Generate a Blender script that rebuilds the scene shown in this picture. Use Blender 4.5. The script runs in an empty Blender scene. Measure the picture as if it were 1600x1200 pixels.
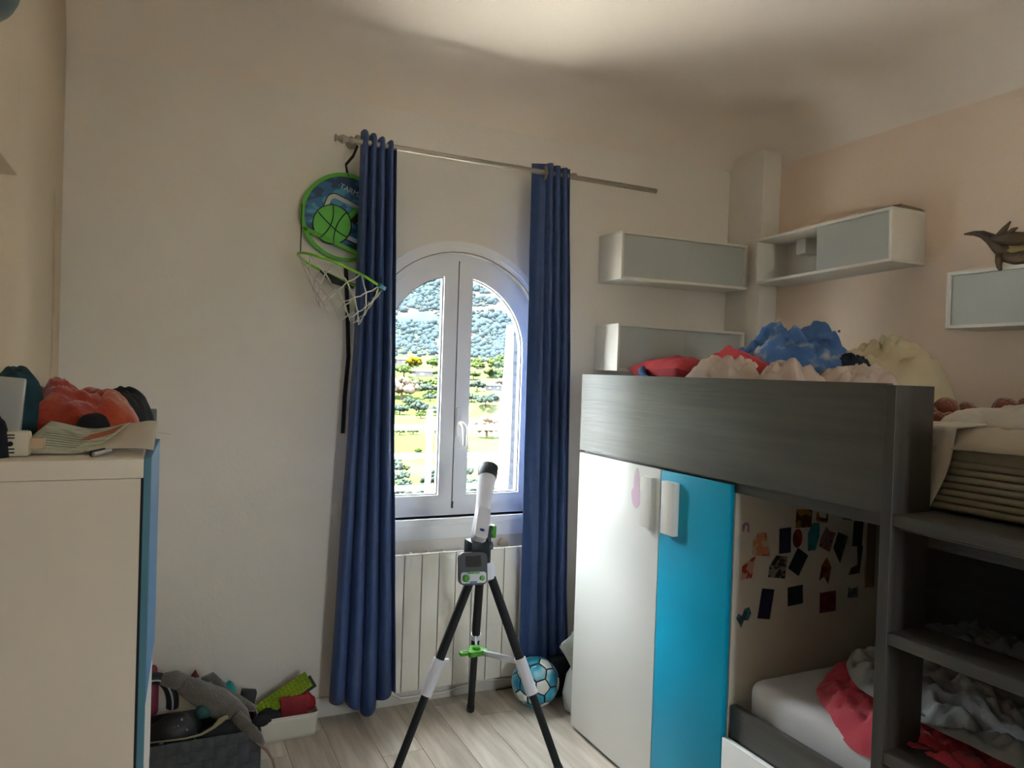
import bpy, bmesh, math, random
from mathutils import Vector, Matrix, noise

# ------------------------------------------------------------------ camera, world, light, exposure
SC = bpy.context.scene
COL = SC.collection
CAM_F = 1164.39
cd = bpy.data.cameras.new('camera')
cd.sensor_fit = 'HORIZONTAL'; cd.sensor_width = 36.0
cd.lens = CAM_F / 1600.0 * 36.0
cd.clip_start = 0.02; cd.clip_end = 3000
cam = bpy.data.objects.new('camera', cd); COL.objects.link(cam)
yaw, pitch, roll = math.radians(25.21), math.radians(-0.808), math.radians(1.917)
fw = Vector((math.sin(yaw)*math.cos(pitch), math.cos(yaw)*math.cos(pitch), math.sin(pitch)))
r0 = Vector((math.cos(yaw), -math.sin(yaw), 0)); u0 = r0.cross(fw)
rt = math.cos(roll)*r0 + math.sin(roll)*u0
up = -math.sin(roll)*r0 + math.cos(roll)*u0
m = Matrix((rt, up, -fw)).transposed().to_4x4(); m.translation = Vector((0, 0, 1.5))
cam.matrix_world = m
SC.camera = cam

SKY = 14.0
w = bpy.data.worlds.new('sky'); SC.world = w; w.use_nodes = True
wn = w.node_tree.nodes; bg = wn['Background']
bg.inputs[0].default_value = (0.87, 0.94, 1.0, 1); bg.inputs[1].default_value = SKY
SC.view_settings.view_transform = 'Standard'; SC.view_settings.look = 'None'
SC.view_settings.gamma = 1.0; SC.view_settings.use_curve_mapping = False
SC.view_settings.exposure = 1.66
SC.cycles.max_bounces = 10; SC.cycles.diffuse_bounces = 7; SC.cycles.transparent_max_bounces = 12
SC.cycles.sample_clamp_indirect = 8.0
SC.cycles.use_denoising = True

sl = bpy.data.lights.new('sun', 'SUN'); sl.energy = 54.0; sl.angle = math.radians(3.0); sl.color = (1.0, 0.93, 0.82)
so = bpy.data.objects.new('sun', sl); COL.objects.link(so)
so.rotation_euler = Vector((0.40, -0.07, -0.91)).to_track_quat('-Z', 'Y').to_euler()

def portal(name, loc, rot, sx, sy):
    l = bpy.data.lights.new(name, 'AREA'); l.shape = 'RECTANGLE'; l.size = sx; l.size_y = sy
    l.cycles.is_portal = True
    o = bpy.data.objects.new(name, l); COL.objects.link(o); o.location = loc; o.rotation_euler = rot
    return o
portal('window_portal', (1.233, 3.42, 1.42), (math.radians(-90), 0, 0), 0.92, 1.3)
portal('rear_fill_portal', (1.465, -1.62, 1.57), (math.radians(90), 0, 0), 0.43, 1.25)  # samples the added rear fill opening

# ------------------------------------------------------------------ helpers
R = math.radians
PI = math.pi
def lin(c):
    if isinstance(c, str):
        c = [int(c[i:i+2], 16)/255 for i in (0, 2, 4)]
    return tuple((v/12.92 if v <= 0.04045 else ((v+0.055)/1.055)**2.4) for v in c) + (1.0,)

MATS = {}
def mat(name, col, rough=0.7, col2=None, scale=8.0, detail=3.0, bump=0.0, bscale=None, metal=0.0, stretch=None,
        spec=0.5, ramp=None, coat=0.0, sheen=0.0):
    if name in MATS: return MATS[name]
    ma = bpy.data.materials.new(name); ma.use_nodes = True
    nt = ma.node_tree; b = nt.nodes['Principled BSDF']
    b.inputs['Roughness'].default_value = rough; b.inputs['Metallic'].default_value = metal
    b.inputs['Specular IOR Level'].default_value = spec
    b.inputs['Coat Weight'].default_value = coat
    b.inputs['Sheen Weight'].default_value = sheen
    b.inputs['Base Color'].default_value = lin(col)
    tc = nt.nodes.new('ShaderNodeTexCoord')
    vec = tc.outputs['Object']
    if stretch:
        mp = nt.nodes.new('ShaderNodeMapping'); mp.inputs['Scale'].default_value = stretch
        nt.links.new(vec, mp.inputs['Vector']); vec = mp.outputs['Vector']
    if col2 or ramp:
        n = nt.nodes.new('ShaderNodeTexNoise'); n.inputs['Scale'].default_value = scale; n.inputs['Detail'].default_value = detail
        nt.links.new(vec, n.inputs['Vector'])
        cr = nt.nodes.new('ShaderNodeValToRGB')
        if ramp:
            cr.color_ramp.interpolation = ramp[0]
            el = cr.color_ramp.elements
            while len(el) < len(ramp[1]): el.new(0.5)
            for e, (p, c) in zip(el, ramp[1]):
                e.position = p; e.color = lin(c)
        else:
            cr.color_ramp.elements[0].position = 0.35; cr.color_ramp.elements[1].position = 0.68
            cr.color_ramp.elements[0].color = lin(col); cr.color_ramp.elements[1].color = lin(col2)
        nt.links.new(n.outputs['Fac'], cr.inputs['Fac']); nt.links.new(cr.outputs['Color'], b.inputs['Base Color'])
    if bump:
        n2 = nt.nodes.new('ShaderNodeTexNoise'); n2.inputs['Scale'].default_value = bscale or scale*4; n2.inputs['Detail'].default_value = 4
        nt.links.new(vec, n2.inputs['Vector'])
        bp = nt.nodes.new('ShaderNodeBump'); bp.inputs['Strength'].default_value = bump; bp.inputs['Distance'].default_value = 0.01
        nt.links.new(n2.outputs['Fac'], bp.inputs['Height']); nt.links.new(bp.outputs['Normal'], b.inputs['Normal'])
    MATS[name] = ma
    return ma

def glass_mat(name, tint=(1, 1, 1, 1), gloss=0.05):
    ma = bpy.data.materials.new(name); ma.use_nodes = True; nt = ma.node_tree
    nt.nodes.remove(nt.nodes['Principled BSDF'])
    out = nt.nodes['Material Output']
    t = nt.nodes.new('ShaderNodeBsdfTransparent'); t.inputs[0].default_value = tint
    g = nt.nodes.new('ShaderNodeBsdfGlossy'); g.inputs['Roughness'].default_value = 0.02
    mx = nt.nodes.new('ShaderNodeMixShader'); mx.inputs[0].default_value = gloss
    nt.links.new(t.outputs[0], mx.inputs[1]); nt.links.new(g.outputs[0], mx.inputs[2]); nt.links.new(mx.outputs[0], out.inputs[0])
    return ma

class MB:
    """collects shapes, build() links them as one mesh object"""
    def __init__(s): s.v = []; s.f = []
    def add(s, v, f):
        o = len(s.v); s.v += [tuple(p) for p in v]; s.f += [tuple(i+o for i in q) for q in f]; return s
    def box(s, x0, x1, y0, y1, z0, z1, bev=0.0):
        b = min(bev, (x1-x0)*.45, (y1-y0)*.45, (z1-z0)*.45)
        if b <= 0:
            v = [(x, y, z) for z in (z0, z1) for y in (y0, y1) for x in (x0, x1)]
            return s.add(v, [(0, 2, 3, 1), (4, 5, 7, 6), (0, 1, 5, 4), (2, 6, 7, 3), (0, 4, 6, 2), (1, 3, 7, 5)])
        bm = bmesh.new(); bmesh.ops.create_cube(bm, size=1)
        for q in bm.verts:
            q.co = Vector(((x0+x1)/2+q.co.x*(x1-x0), (y0+y1)/2+q.co.y*(y1-y0), (z0+z1)/2+q.co.z*(z1-z0)))
        bmesh.ops.bevel(bm, geom=bm.edges[:], offset=b, segments=2, affect='EDGES', profile=0.6)
        bm.verts.index_update()
        s.add([q.co[:] for q in bm.verts], [[q.index for q in f.verts] for f in bm.faces]); bm.free(); return s
    def rings(s, rings, closed=True, cap=True):
        n = len(rings[0]); v = [p for r in rings for p in r]; f = []
        for i in range(len(rings)-1):
            for j in range(n if closed else n-1):
                k = (j+1) % n; f.append((i*n+j, i*n+k, (i+1)*n+k, (i+1)*n+j))
        if cap and closed:
            f.append(tuple(range(n-1, -1, -1))); f.append(tuple((len(rings)-1)*n+j for j in range(n)))
        return s.add(v, f)
    def tube(s, pts, r, seg=12, cap=True, flat=None):
        pts = [Vector(p) for p in pts]; N = len(pts)
        rad = list(r) if hasattr(r, '__len__') else [r]*N
        t0 = (pts[1]-pts[0]).normalized()
        a = Vector((0, 0, 1)) if abs(t0.z) < 0.9 else Vector((1, 0, 0))
        nrm = (a - t0*a.dot(t0)).normalized(); rings = []
        for i, p in enumerate(pts):
            t = (pts[min(i+1, N-1)]-pts[max(i-1, 0)]).normalized()
            nrm = (nrm - t*nrm.dot(t)).normalized(); bi = t.cross(nrm)
            k = flat or 1.0
            rings.append([p + nrm*math.cos(2*PI*j/seg)*rad[i] + bi*math.sin(2*PI*j/seg)*rad[i]*k for j in range(seg)])
        return s.rings(rings, True, cap)
    def lathe(s, prof, base, axis=(0, 0, 1), seg=24):
        ax = Vector(axis).normalized(); a = Vector((1, 0, 0)) if abs(ax.x) < 0.8 else Vector((0, 1, 0))
        n = (a-ax*a.dot(ax)).normalized(); b = ax.cross(n); base = Vector(base)
        return s.rings([[base+ax*h+(n*math.cos(2*PI*j/seg)+b*math.sin(2*PI*j/seg))*max(r, 1e-4) for j in range(seg)] for r, h in prof])
    def prism(s, poly, y0, y1, plane='XZ', M=None):
        n = len(poly)
        def pt(p, y): return {'XZ': (p[0], y, p[1]), 'XY': (p[0], p[1], y), 'YZ': (y, p[0], p[1])}[plane]
        v = [pt(p, y0) for p in poly]+[pt(p, y1) for p in poly]
        if M is not None: v = [(M @ Vector(q))[:] for q in v]
        f = [tuple(range(n)), tuple(range(2*n-1, n-1, -1))]+[(i, i+n, (i+1) % n+n, (i+1) % n) for i in range(n)]
        return s.add(v, f)
    def frame(s, outer, inner, y0, y1):
        """closed ring between two outlines in XZ, thickness along Y"""
        n = len(outer); v = []
        for (o, i) in zip(outer, inner):
            v += [(o[0], y0, o[1]), (i[0], y0, i[1]), (i[0], y1, i[1]), (o[0], y1, o[1])]
        f = []
        for k in range(n):
            a, b = 4*k, 4*((k+1) % n)
            for q in range(4): f.append((a+q, b+q, b+(q+1) % 4, a+(q+1) % 4))
        return s.add(v, f)
    def sheet(s, fn, nu, nv):
        v = [fn(i/nu, j/nv) for j in range(nv+1) for i in range(nu+1)]
        f = [(j*(nu+1)+i, j*(nu+1)+i+1, (j+1)*(nu+1)+i+1, (j+1)*(nu+1)+i) for j in range(nv) for i in range(nu)]
        return s.add(v, f)
    def xf(s, M):
        s.v = [(M @ Vector(p))[:] for p in s.v]; return s
    def build(s, name, ma, parent=None, smooth=False, thick=0.0, fix=True, subsurf=0):
        me = bpy.data.meshes.new(name); me.from_pydata(s.v, [], s.f); me.update()
        if fix:
            bm = bmesh.new(); bm.from_mesh(me); bmesh.ops.recalc_face_normals(bm, faces=bm.faces[:]); bm.to_mesh(me); bm.free()
        if smooth:
            me.shade_smooth()
            if smooth is not True: me.set_sharp_from_angle(angle=R(smooth))
        me.materials.append(ma)
        o = bpy.data.objects.new(name, me); COL.objects.link(o)
        if parent is not None:
            o.parent = parent; o.matrix_parent_inverse = parent.matrix_basis.inverted()
        if thick:
            md = o.modifiers.new('thickness', 'SOLIDIFY'); md.thickness = thick; md.offset = 0
        if subsurf:
            md = o.modifiers.new('subdivision', 'SUBSURF'); md.levels = subsurf; md.render_levels = subsurf
        return o

def thing(name, label, cat, loc=(0, 0, 0), group=None):
    o = bpy.data.objects.new(name, None); COL.objects.link(o); o.location = loc
    o.empty_display_size = 0.05
    o.matrix_basis = Matrix.Translation(Vector(loc))
    o['label'] = label; o['category'] = cat
    if group: o['group'] = group
    return o
def tag(o, label, cat, group=None, kind=None):
    o['label'] = label; o['category'] = cat
    if group: o['group'] = group
    if kind: o['kind'] = kind
    return o
def struct(o, label=None):
    o['kind'] = 'structure'
    if label: o['label'] = label
    return o
def nz(x, y, z=0.0): return noise.noise(Vector((x, y, z)))
def bx(name, ma, parent, dims, bev=0.0, smooth=False):
    return MB().box(*dims, bev=bev).build(name, ma, parent, smooth=smooth or (40 if bev else False))

def mound(cx, cy, z0, rx, ry, h, seed, fold=0.35, rot=0.0, p=2.4, freq=3.0, nr=22, na=56, edge=0.12, lift=None):
    """a heap of crumpled cloth: closed lumpy dome"""
    b = MB(); rings = []
    ca, sa = math.cos(rot), math.sin(rot)
    for i in range(nr+1):
        t = i/nr
        ring = []
        for j in range(na):
            a = 2*PI*j/na
            e = 1+edge*nz(math.cos(a)*1.7+seed, math.sin(a)*1.7, seed*2.3)*2
            x = math.cos(a)*rx*t*e; y = math.sin(a)*ry*t*e
            prof = (max(0.0, 1-t**p))**0.55
            q = nz(x*freq*7+seed*3, y*freq*7, seed)
            q2 = abs(nz(x*freq*13+seed*5+q*.8, y*freq*13, seed+4))
            q3 = abs(nz(x*freq*26+seed+q, y*freq*26-q, seed+8))
            z = h*prof*(1+fold*(.55*q-.42*max(0, .32-q2)*2.2-.22*max(0, .25-q3)*2))
            X, Y = cx+x*ca-y*sa, cy+x*sa+y*ca
            zz = z0+max(z, 0.0)
            if lift: zz += lift(X, Y)
            ring.append((X, Y, zz))
        rings.append(ring)
    rings[0] = [(cx+1e-5*math.cos(2*PI*j/na), cy+1e-5*math.sin(2*PI*j/na), rings[0][0][2]) for j in range(na)]
    b.rings(rings, True, True)
    return b

def pillow(sx, sy, sz, seed, n=28, crump=0.02):
    b = MB()
    for sgn in (1, -1):
        def fn(u, v, sgn=sgn):
            x, y = u*2-1, v*2-1
            px_ = x*(1-0.10*(1-abs(y)**2)*0.6); py_ = y*(1-0.10*(1-abs(x)**2)*0.6)
            t = (max(0, (1-abs(x)**2.6)*(1-abs(y)**2.6)))**0.5
            z = sgn*t*sz*(1+0.18*nz(x*2+seed, y*2, seed)) + crump*nz(x*4+seed, y*4, seed+2)*t*2
            return (px_*sx, py_*sy, z)
        b.sheet(fn, n, n)
    return b

# ------------------------------------------------------------------ materials
M_wall = mat('wall_paint', 'dfdad1', 0.85, 'e5e0d8', 1.2, 2, bump=0.12, bscale=60)
M_wallr = mat('warm_wall_paint', 'dfcab6', 0.85, 'e4d1bf', 1.2, 2, bump=0.12, bscale=60)
M_ceil = mat('ceiling_paint', 'e3d8cd', 0.9, 'e6dcd2', 2.0, 2, bump=0.05, bscale=60)
M_white = mat('white_lacquer', 'e6e4de', 0.35, 'e9e7e2', 3, 2)
M_pvc = mat('white_window_plastic', 'e8e9ea', 0.35, 'eceded', 3, 2)
M_cream = mat('cream_enamel', 'e4e0d4', 0.4, 'e8e4d9', 5, 2)
M_dgrey = mat('dark_grey_wood', '43413c', 0.40, '514e48', 5, 5, bump=0.12, bscale=14, stretch=(6, 0.35, 8), spec=0.6)
M_blue = mat('teal_blue_lacquer', '00a2c8', 0.38, '02a6cc', 3, 2, spec=.3)
M_shelf = mat('white_shelf_foil', 'dddad2', 0.5, 'e0ddd5', 3, 2)
M_frost = mat('frosted_glass', 'b4bab6', 0.5, 'babfbb', 2, 2)
M_curt = mat('navy_curtain_cloth', '314876', 0.5, '374f7f', 30, 3, bump=0.10, bscale=300, sheen=0.05)
M_steel = mat('brushed_steel', 'a39b8e', 0.38, metal=0.55)
M_black = mat('black_plastic', '17191a', 0.45)
M_blackm = mat('matte_black', '1b1c1e', 0.8)
M_floorb = mat('underfloor', '6d665c', 0.9)

# ------------------------------------------------------------------ structure: room
XL, XR, YB, YF = -0.345, 2.905, -1.5, 3.208
CZ, CR = 2.87, 0.23
fl = struct(MB().box(XL-.2, XR+.2, YB-.2, YF+.2, -0.2, -0.006).build('floor', M_floorb), 'grey beige wood plank floor')
M_plk = [mat('floor_plank_%d' % k, a, 0.36, b, 3.0, 6, bump=0.08, bscale=10, stretch=(9, 0.8, 1)) for k, (a, b) in enumerate(
    (('ada296', 'd2c8ba'), ('b6ab9e', 'd9cfc2'), ('a4998b', 'c9beaf'), ('b0a69a', 'd4cbbe')))]
rnd = random.Random(4)
pw, pl = 0.165, 1.2
pmesh = {}
i = 0; x = XL
while x < XR-0.02:
    y = YB - rnd.random()*pl
    while y < YF:
        y0, y1 = max(y, YB), min(y+pl, YF)
        if y1-y0 > 0.03:
            x1 = min(x+pw, XR)
            key = (round(y1-y0, 2), round(x1-x, 2), rnd.randrange(4))
            if key not in pmesh:
                hx, hy = (x1-x)/2-.0008, (y1-y0)/2-.0008
                o = MB().box(-hx, hx, -hy, hy, -.008, 0, bev=.0012).build('plank', M_plk[key[2]], fl)
                pmesh[key] = o.data
            else:
                o = bpy.data.objects.new('plank', pmesh[key]); COL.objects.link(o); o.parent = fl
            o.location = ((x+x1)/2, (y0+y1)/2, 0)
        y += pl
    x += pw

# window wall with an arched opening
WC, WS, WR, WZ0 = 1.233, 1.603, 0.44, 0.83
NA = 28
arch = [(WC-WR*math.cos(PI*k/NA), WS+WR*math.sin(PI*k/NA)) for k in range(NA+1)]
b = MB()
ZT = CZ+0.15; x0, x1 = XL-.25, XR+.25
y0, y1 = YF, YF+.22
def wq(pa, pb, pc, pd):
    for yy in (y0, y1): b.add([(p[0], yy, p[1]) for p in (pa, pb, pc, pd)], [(0, 1, 2, 3)])
wq((x0, -.2), (WC-WR, -.2), (WC-WR, ZT), (x0, ZT)); wq((WC+WR, -.2), (x1, -.2), (x1, ZT), (WC+WR, ZT))
wq((WC-WR, -.2), (WC+WR, -.2), (WC+WR, WZ0), (WC-WR, WZ0))
for k in range(NA): wq(arch[k], arch[k+1], (arch[k+1][0], ZT), (arch[k][0], ZT))
outl = [(WC-WR, WZ0)]+arch+[(WC+WR, WZ0)]
for k in range(len(outl)):
    p, q = outl[k], outl[(k+1) % len(outl)]
    b.add([(p[0], y0, p[1]), (q[0], y0, q[1]), (q[0], y1, q[1]), (p[0], y1, p[1])], [(0, 1, 2, 3)])
struct(b.build('wall_front', M_wall, fix=False), 'off white plaster wall around the arched window')
struct(MB().box(XL-.2, XL, YB-.2, YF+.1, -.2, ZT).build('wall_left', mat('beige_wall_paint', 'c6b59c', 0.85, 'cbbba3', 1.2, 2, bump=0.12, bscale=60)), 'beige plaster wall behind the white chest')
struct(MB().box(XR, XR+.2, YB-.2, YF+.1, -.2, ZT).build('wall_right', M_wallr), 'beige plaster wall above the loft bed')
# rear wall (behind the photographer) with an unseen window, added and sized for fill light
RX0, RX1, RZ0, RZ1 = 1.25, 1.68, 0.95, 2.2
b = MB().box(XL-.2, RX0, YB-.2, YB, -.2, ZT).box(RX1, XR+.2, YB-.2, YB, -.2, ZT).box(RX0, RX1, YB-.2, YB, -.2, RZ0).box(RX0, RX1, YB-.2, YB, RZ1, ZT)
struct(b.build('wall_rear', M_wall))
w2 = struct(MB().frame([(RX0, RZ0), (RX1, RZ0), (RX1, RZ1), (RX0, RZ1)], [(RX0+.06, RZ0+.06), (RX1-.06, RZ0+.06), (RX1-.06, RZ1-.06), (RX0+.06, RZ1-.06)], YB-.12, YB-.06).build('fill_window', M_pvc))
bx('mullion', M_pvc, w2, ((RX0+RX1)/2-.04, (RX0+RX1)/2+.04, YB-.12, YB-.06, RZ0+.06, RZ1-.06))
# coved ceiling
def ceil_z(x, y):
    d = [x-XL, XR-x, y-YB, YF-y]
    a = max(0, CR-d[1]); c = max(0, CR-min(d[2], d[3]))
    return CZ-CR+math.sqrt(max(0, CR*CR-min(CR*CR, a*a+c*c)))
def samples(a, bq):
    e = [CR*(1-math.cos(PI/2*k/14)) for k in range(15)]
    mid = [a+CR+(bq-a-2*CR)*k/20 for k in range(1, 20)]
    return [a+q for q in e]+mid+[bq-q for q in reversed(e)]
xs, ys = samples(XL, XR), samples(YB, YF)
nx = len(xs)
b = MB(); b.add([(x, y, ceil_z(x, y)) for y in ys for x in xs],
                [(j*nx+i, (j+1)*nx+i, (j+1)*nx+i+1, j*nx+i+1) for j in range(len(ys)-1) for i in range(nx-1)])
b.box(XL-.2, XR+.2, YB-.2, YF+.2, CZ+.03, CZ+.2)
struct(b.build('ceiling', M_ceil, smooth=40, fix=False), 'pale coved plaster ceiling')
# trims
b = MB().box(XL, WC-WR-.4, YF-.014, YF, 0, .085, .004).box(WC-WR-.4, XR, YF-.014, YF, 0, .085, .004)
struct(b.build('baseboard_front', mat('baseboard_paint', 'cfcac0', 0.6, 'd8d3ca', 6, 3), smooth=40), 'scuffed white skirting board under the window')
struct(MB().box(2.78, XR, 2.95, YF, 0, 2.70, .012).build('trim_1', M_wall, smooth=40), 'boxed plaster corner pillar behind the wall shelves')
struct(MB().box(XL, -.300, .9, 2.0, 1.905, CZ-.02, .01).build('trim_2', MATS['beige_wall_paint'], smooth=40), 'plaster boxing high on the left wall')
struct(MB().box(XL, -.337, 2.99, 3.10, 0, 2.08, .003).build('trim_3', MATS['beige_wall_paint'], smooth=40), 'thin vertical plaster strip beside the left corner')

# ------------------------------------------------------------------ window
win = struct(bpy.data.objects.new('window_1', None), 'white arched double casement window'); COL.objects.link(win)
win.matrix_basis = Matrix.Translation((WC, YF+.06, WZ0)); win.empty_display_size = .05
def archline(r, z0, n=28): return [(WC-r, z0)]+[(WC-r*math.cos(PI*k/n), WS+r*math.sin(PI*k/n)) for k in range(n+1)]+[(WC+r, z0)]
MB().frame(archline(.441, .83), archline(.40, .872), YF+.03, YF+.10).build('window_frame', M_pvc, win, smooth=35)
def arcside(r, xin, sgn, z0, n=16):
    """outline of a half arch: meeting side at WC+sgn*xin, outer side at radius r"""
    a0 = math.acos(min(1, xin/r))
    p = [(WC+sgn*xin, z0)]
    p += [(WC+sgn*r*math.cos(a0*(1-k/n)), WS+r*math.sin(a0*(1-k/n))) for k in range(n+1)]
    p.append((WC+sgn*r, z0))
    return p
M_glass = glass_mat('window_glass', (0.97, 0.985, 0.98, 1))
M_gask = mat('grey_gasket', '4a4b50', 0.6)
for sgn in (-1, 1):
    s = MB().frame(arcside(.412, .0035, sgn, .868), arcside(.338, .070, sgn, .930), YF+.022, YF+.075).build('sash', M_pvc, win, smooth=35)
    MB().frame(arcside(.338, .070, sgn, .930), arcside(.333, .075, sgn, .935), YF+.035, YF+.062).build('gasket', M_gask, s, smooth=35)
    MB().prism(arcside(.335, .073, sgn, .933), YF+.048, YF+.052).build('pane', M_glass, s)
h = MB().box(WC+.005, WC+.03, YF+.008, YF+.022, 1.20, 1.335, .006).build('handle', M_pvc, win, smooth=40)
MB().tube([(WC+.018, YF+.012, 1.265), (WC+.022, YF-.02, 1.262), (WC+.030, YF-.03, 1.245), (WC+.032, YF-.03, 1.16)], [.011, .011, .013, .009], 12).build('lever', M_pvc, h, smooth=True)
MB().box(WC-.0015, WC+.0015, YF+.021, YF+.03, .868, 2.01).build('joint_strip', M_gask, win)
MB().box(WC-.004, WC+.003, YF+.012, YF+.022, .868, .90, .002).build('joint_end_cap', M_black, win)
MB().box(WC-.47, WC+.47, YF-.028, YF+.06, .80, .832, .006).build('window_sill', M_pvc, win, smooth=40)
MB().box(WC-.45, WC+.45, YF-.012, YF, .735, .80, .004).build('sill_apron', M_pvc, win, smooth=40)
struct(MB().frame(archline(.492, .835), archline(.441, .835), YF-.013, YF+.01).build('trim_4', M_pvc, smooth=35), 'raised white arch moulding round the window')
struct(MB().frame(archline(.4445, .84), archline(.4405, .84), YF-.0145, YF).build('trim_6', mat('dark_joint_line', '8a8478', .9), smooth=35), 'dark joint line inside the arch moulding')  # dark strip laid over the joint between moulding and reveal
struct(MB().frame(archline(.478, .836), archline(.462, .836), YF-.019, YF).build('trim_5', M_pvc, smooth=35), 'thin white bead on the arch moulding')

# ------------------------------------------------------------------ outside: balcony, hillside
M_tile = mat('terrace_tile', 'f0ece2', 0.7, 'f2eee6', 3, 2)
struct(MB().box(-3, 6, YF+.22, 5.15, -.25, -.06).build('balcony_floor', M_tile), 'pale balcony floor outside the window')
M_rail = mat('white_railing_paint', 'f2f2f0', 0.4)
rl = thing('balcony_railing', 'white metal balcony railing with horizontal bars outside the window', 'railing', (1.7, 5.0, -.06))
for z in (1.10, .90, .675, .45, .22): MB().tube([(-2.5, 5, z), (5.5, 5, z)], .019, 10).build('bar', M_rail, rl, smooth=40)
for x in (-1.4, .16, 1.715, 3.27, 4.8): MB().box(x-.016, x+.016, 4.965, 5.0, -.06, 1.228, .004).build('post', M_rail, rl, smooth=40)
def drape(u, v):
    z = .15+v*1.62
    wd = .014+.020*math.sin(PI*min(1, (1-v)*1.1+.12))*(1-.6*v)
    a = u*2*PI
    k = 1+.25*math.sin(5*a+v*4)
    return (1.752+.012*v+wd*k*math.cos(a)-(1-v)*.006, 3.8+wd*k*math.sin(a), z)
tag(MB().sheet(drape, 40, 24).build('rolled_awning', mat('white_awning_cloth', 'f4f4f2', 0.8), smooth=True), 'white rolled cloth hanging upright on the balcony', 'cloth')
sh = thing('window_shutter', 'blue painted shutter folded back outside the window', 'shutter', (1.86, 3.6, .8))
MB().box(1.845, 1.875, 3.45, 3.93, .60, 1.72, .004).build('panel', mat('blue_shutter_paint', (.022, .046, .084), 0.7, spec=.1), sh)
for k in range(14): MB().box(1.838, 1.846, 3.48, 3.90, .82+k*.062, .86+k*.062, .002).build('louvre', MATS['blue_shutter_paint'], sh)

prof = [(15, -26), (40, -13.5), (75, -8.5), (110, -5.2), (160, -1.2), (205, 1.3), (300, 5.2), (420, 9), (600, 13), (800, 15), (950, 15.3)]
def elev(d):
    for (a, ea), (c, ec) in zip(prof, prof[1:]):
        if d <= c: return ea+(ec-ea)*(d-a)/(c-a)
    return prof[-1][1]
def hill_z(x, y):
    d = math.hypot(x, y)
    z = 1.5+d*math.tan(R(elev(max(d, 15))))
    z += 5*nz(x*.012, y*.012, 1)*min(1, d/150)+1.5*nz(x*.05, y*.05, 3)*min(1, d/60)
    if 85 < d < 215:
        st = 2.2; q = z/st; fr = q-math.floor(q)
        z = st*(math.floor(q)+max(0, (fr-.75)/.25))
    return z
def dim_hazy(h, k=0.031):  # washed-out hazy tint, scaled dark so the sunlit view does not burn out
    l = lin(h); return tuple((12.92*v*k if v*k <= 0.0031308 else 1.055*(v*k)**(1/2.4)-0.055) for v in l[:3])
M_hill = bpy.data.materials.new('hillside_ground'); M_hill.use_nodes = True
nt = M_hill.node_tree; pb = nt.nodes['Principled BSDF']; pb.inputs['Roughness'].default_value = 1; pb.inputs['Specular IOR Level'].default_value = 0
tc = nt.nodes.new('ShaderNodeTexCoord'); sx = nt.nodes.new('ShaderNodeSeparateXYZ'); nt.links.new(tc.outputs['Object'], sx.inputs[0])
mr = nt.nodes.new('ShaderNodeMapRange'); mr.inputs[1].default_value = 0; mr.inputs[2].default_value = 16
nn = nt.nodes.new('ShaderNodeTexNoise'); nn.inputs['Scale'].default_value = .035; nn.inputs['Detail'].default_value = 6
nt.links.new(tc.outputs['Object'], nn.inputs['Vector'])
def ramp_node(fac, els):
    cr = nt.nodes.new('ShaderNodeValToRGB'); e = cr.color_ramp.elements
    while len(e) < len(els): e.new(.5)
    for k, (p, c) in zip(e, els): k.position = p; k.color = lin(c)
    nt.links.new(fac, cr.inputs[0]); return cr.outputs[0]
low = ramp_node(nn.outputs['Fac'], [(.30, dim_hazy('b4dc80')), (.45, dim_hazy('ccec90')), (.55, dim_hazy('dcf0a4')), (.66, dim_hazy('f0dcb8'))])
high_haze = ramp_node(nn.outputs['Fac'], [(.30, dim_hazy('b4d4dc', .021)), (.48, dim_hazy('ccdfe4', .021)), (.58, dim_hazy('fff0dc', .022)), (.70, dim_hazy('fff6e8', .022))])  # upper slope: distance haze painted into the ground colour
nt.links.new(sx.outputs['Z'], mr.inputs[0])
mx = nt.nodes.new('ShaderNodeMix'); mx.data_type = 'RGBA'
nt.links.new(mr.outputs[0], mx.inputs[0]); nt.links.new(low, mx.inputs[6]); nt.links.new(high_haze, mx.inputs[7]); nt.links.new(mx.outputs[2], pb.inputs['Base Color'])
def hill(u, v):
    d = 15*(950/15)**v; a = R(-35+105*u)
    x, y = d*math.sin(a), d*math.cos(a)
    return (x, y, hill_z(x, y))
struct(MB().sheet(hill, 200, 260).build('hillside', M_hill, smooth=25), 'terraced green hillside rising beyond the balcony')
struct(MB().box(-900, 900, -900, 12, -9, -8).build('ground', mat('garden_ground', '8c8a7c', 1.0)), 'ground around the house')

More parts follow.
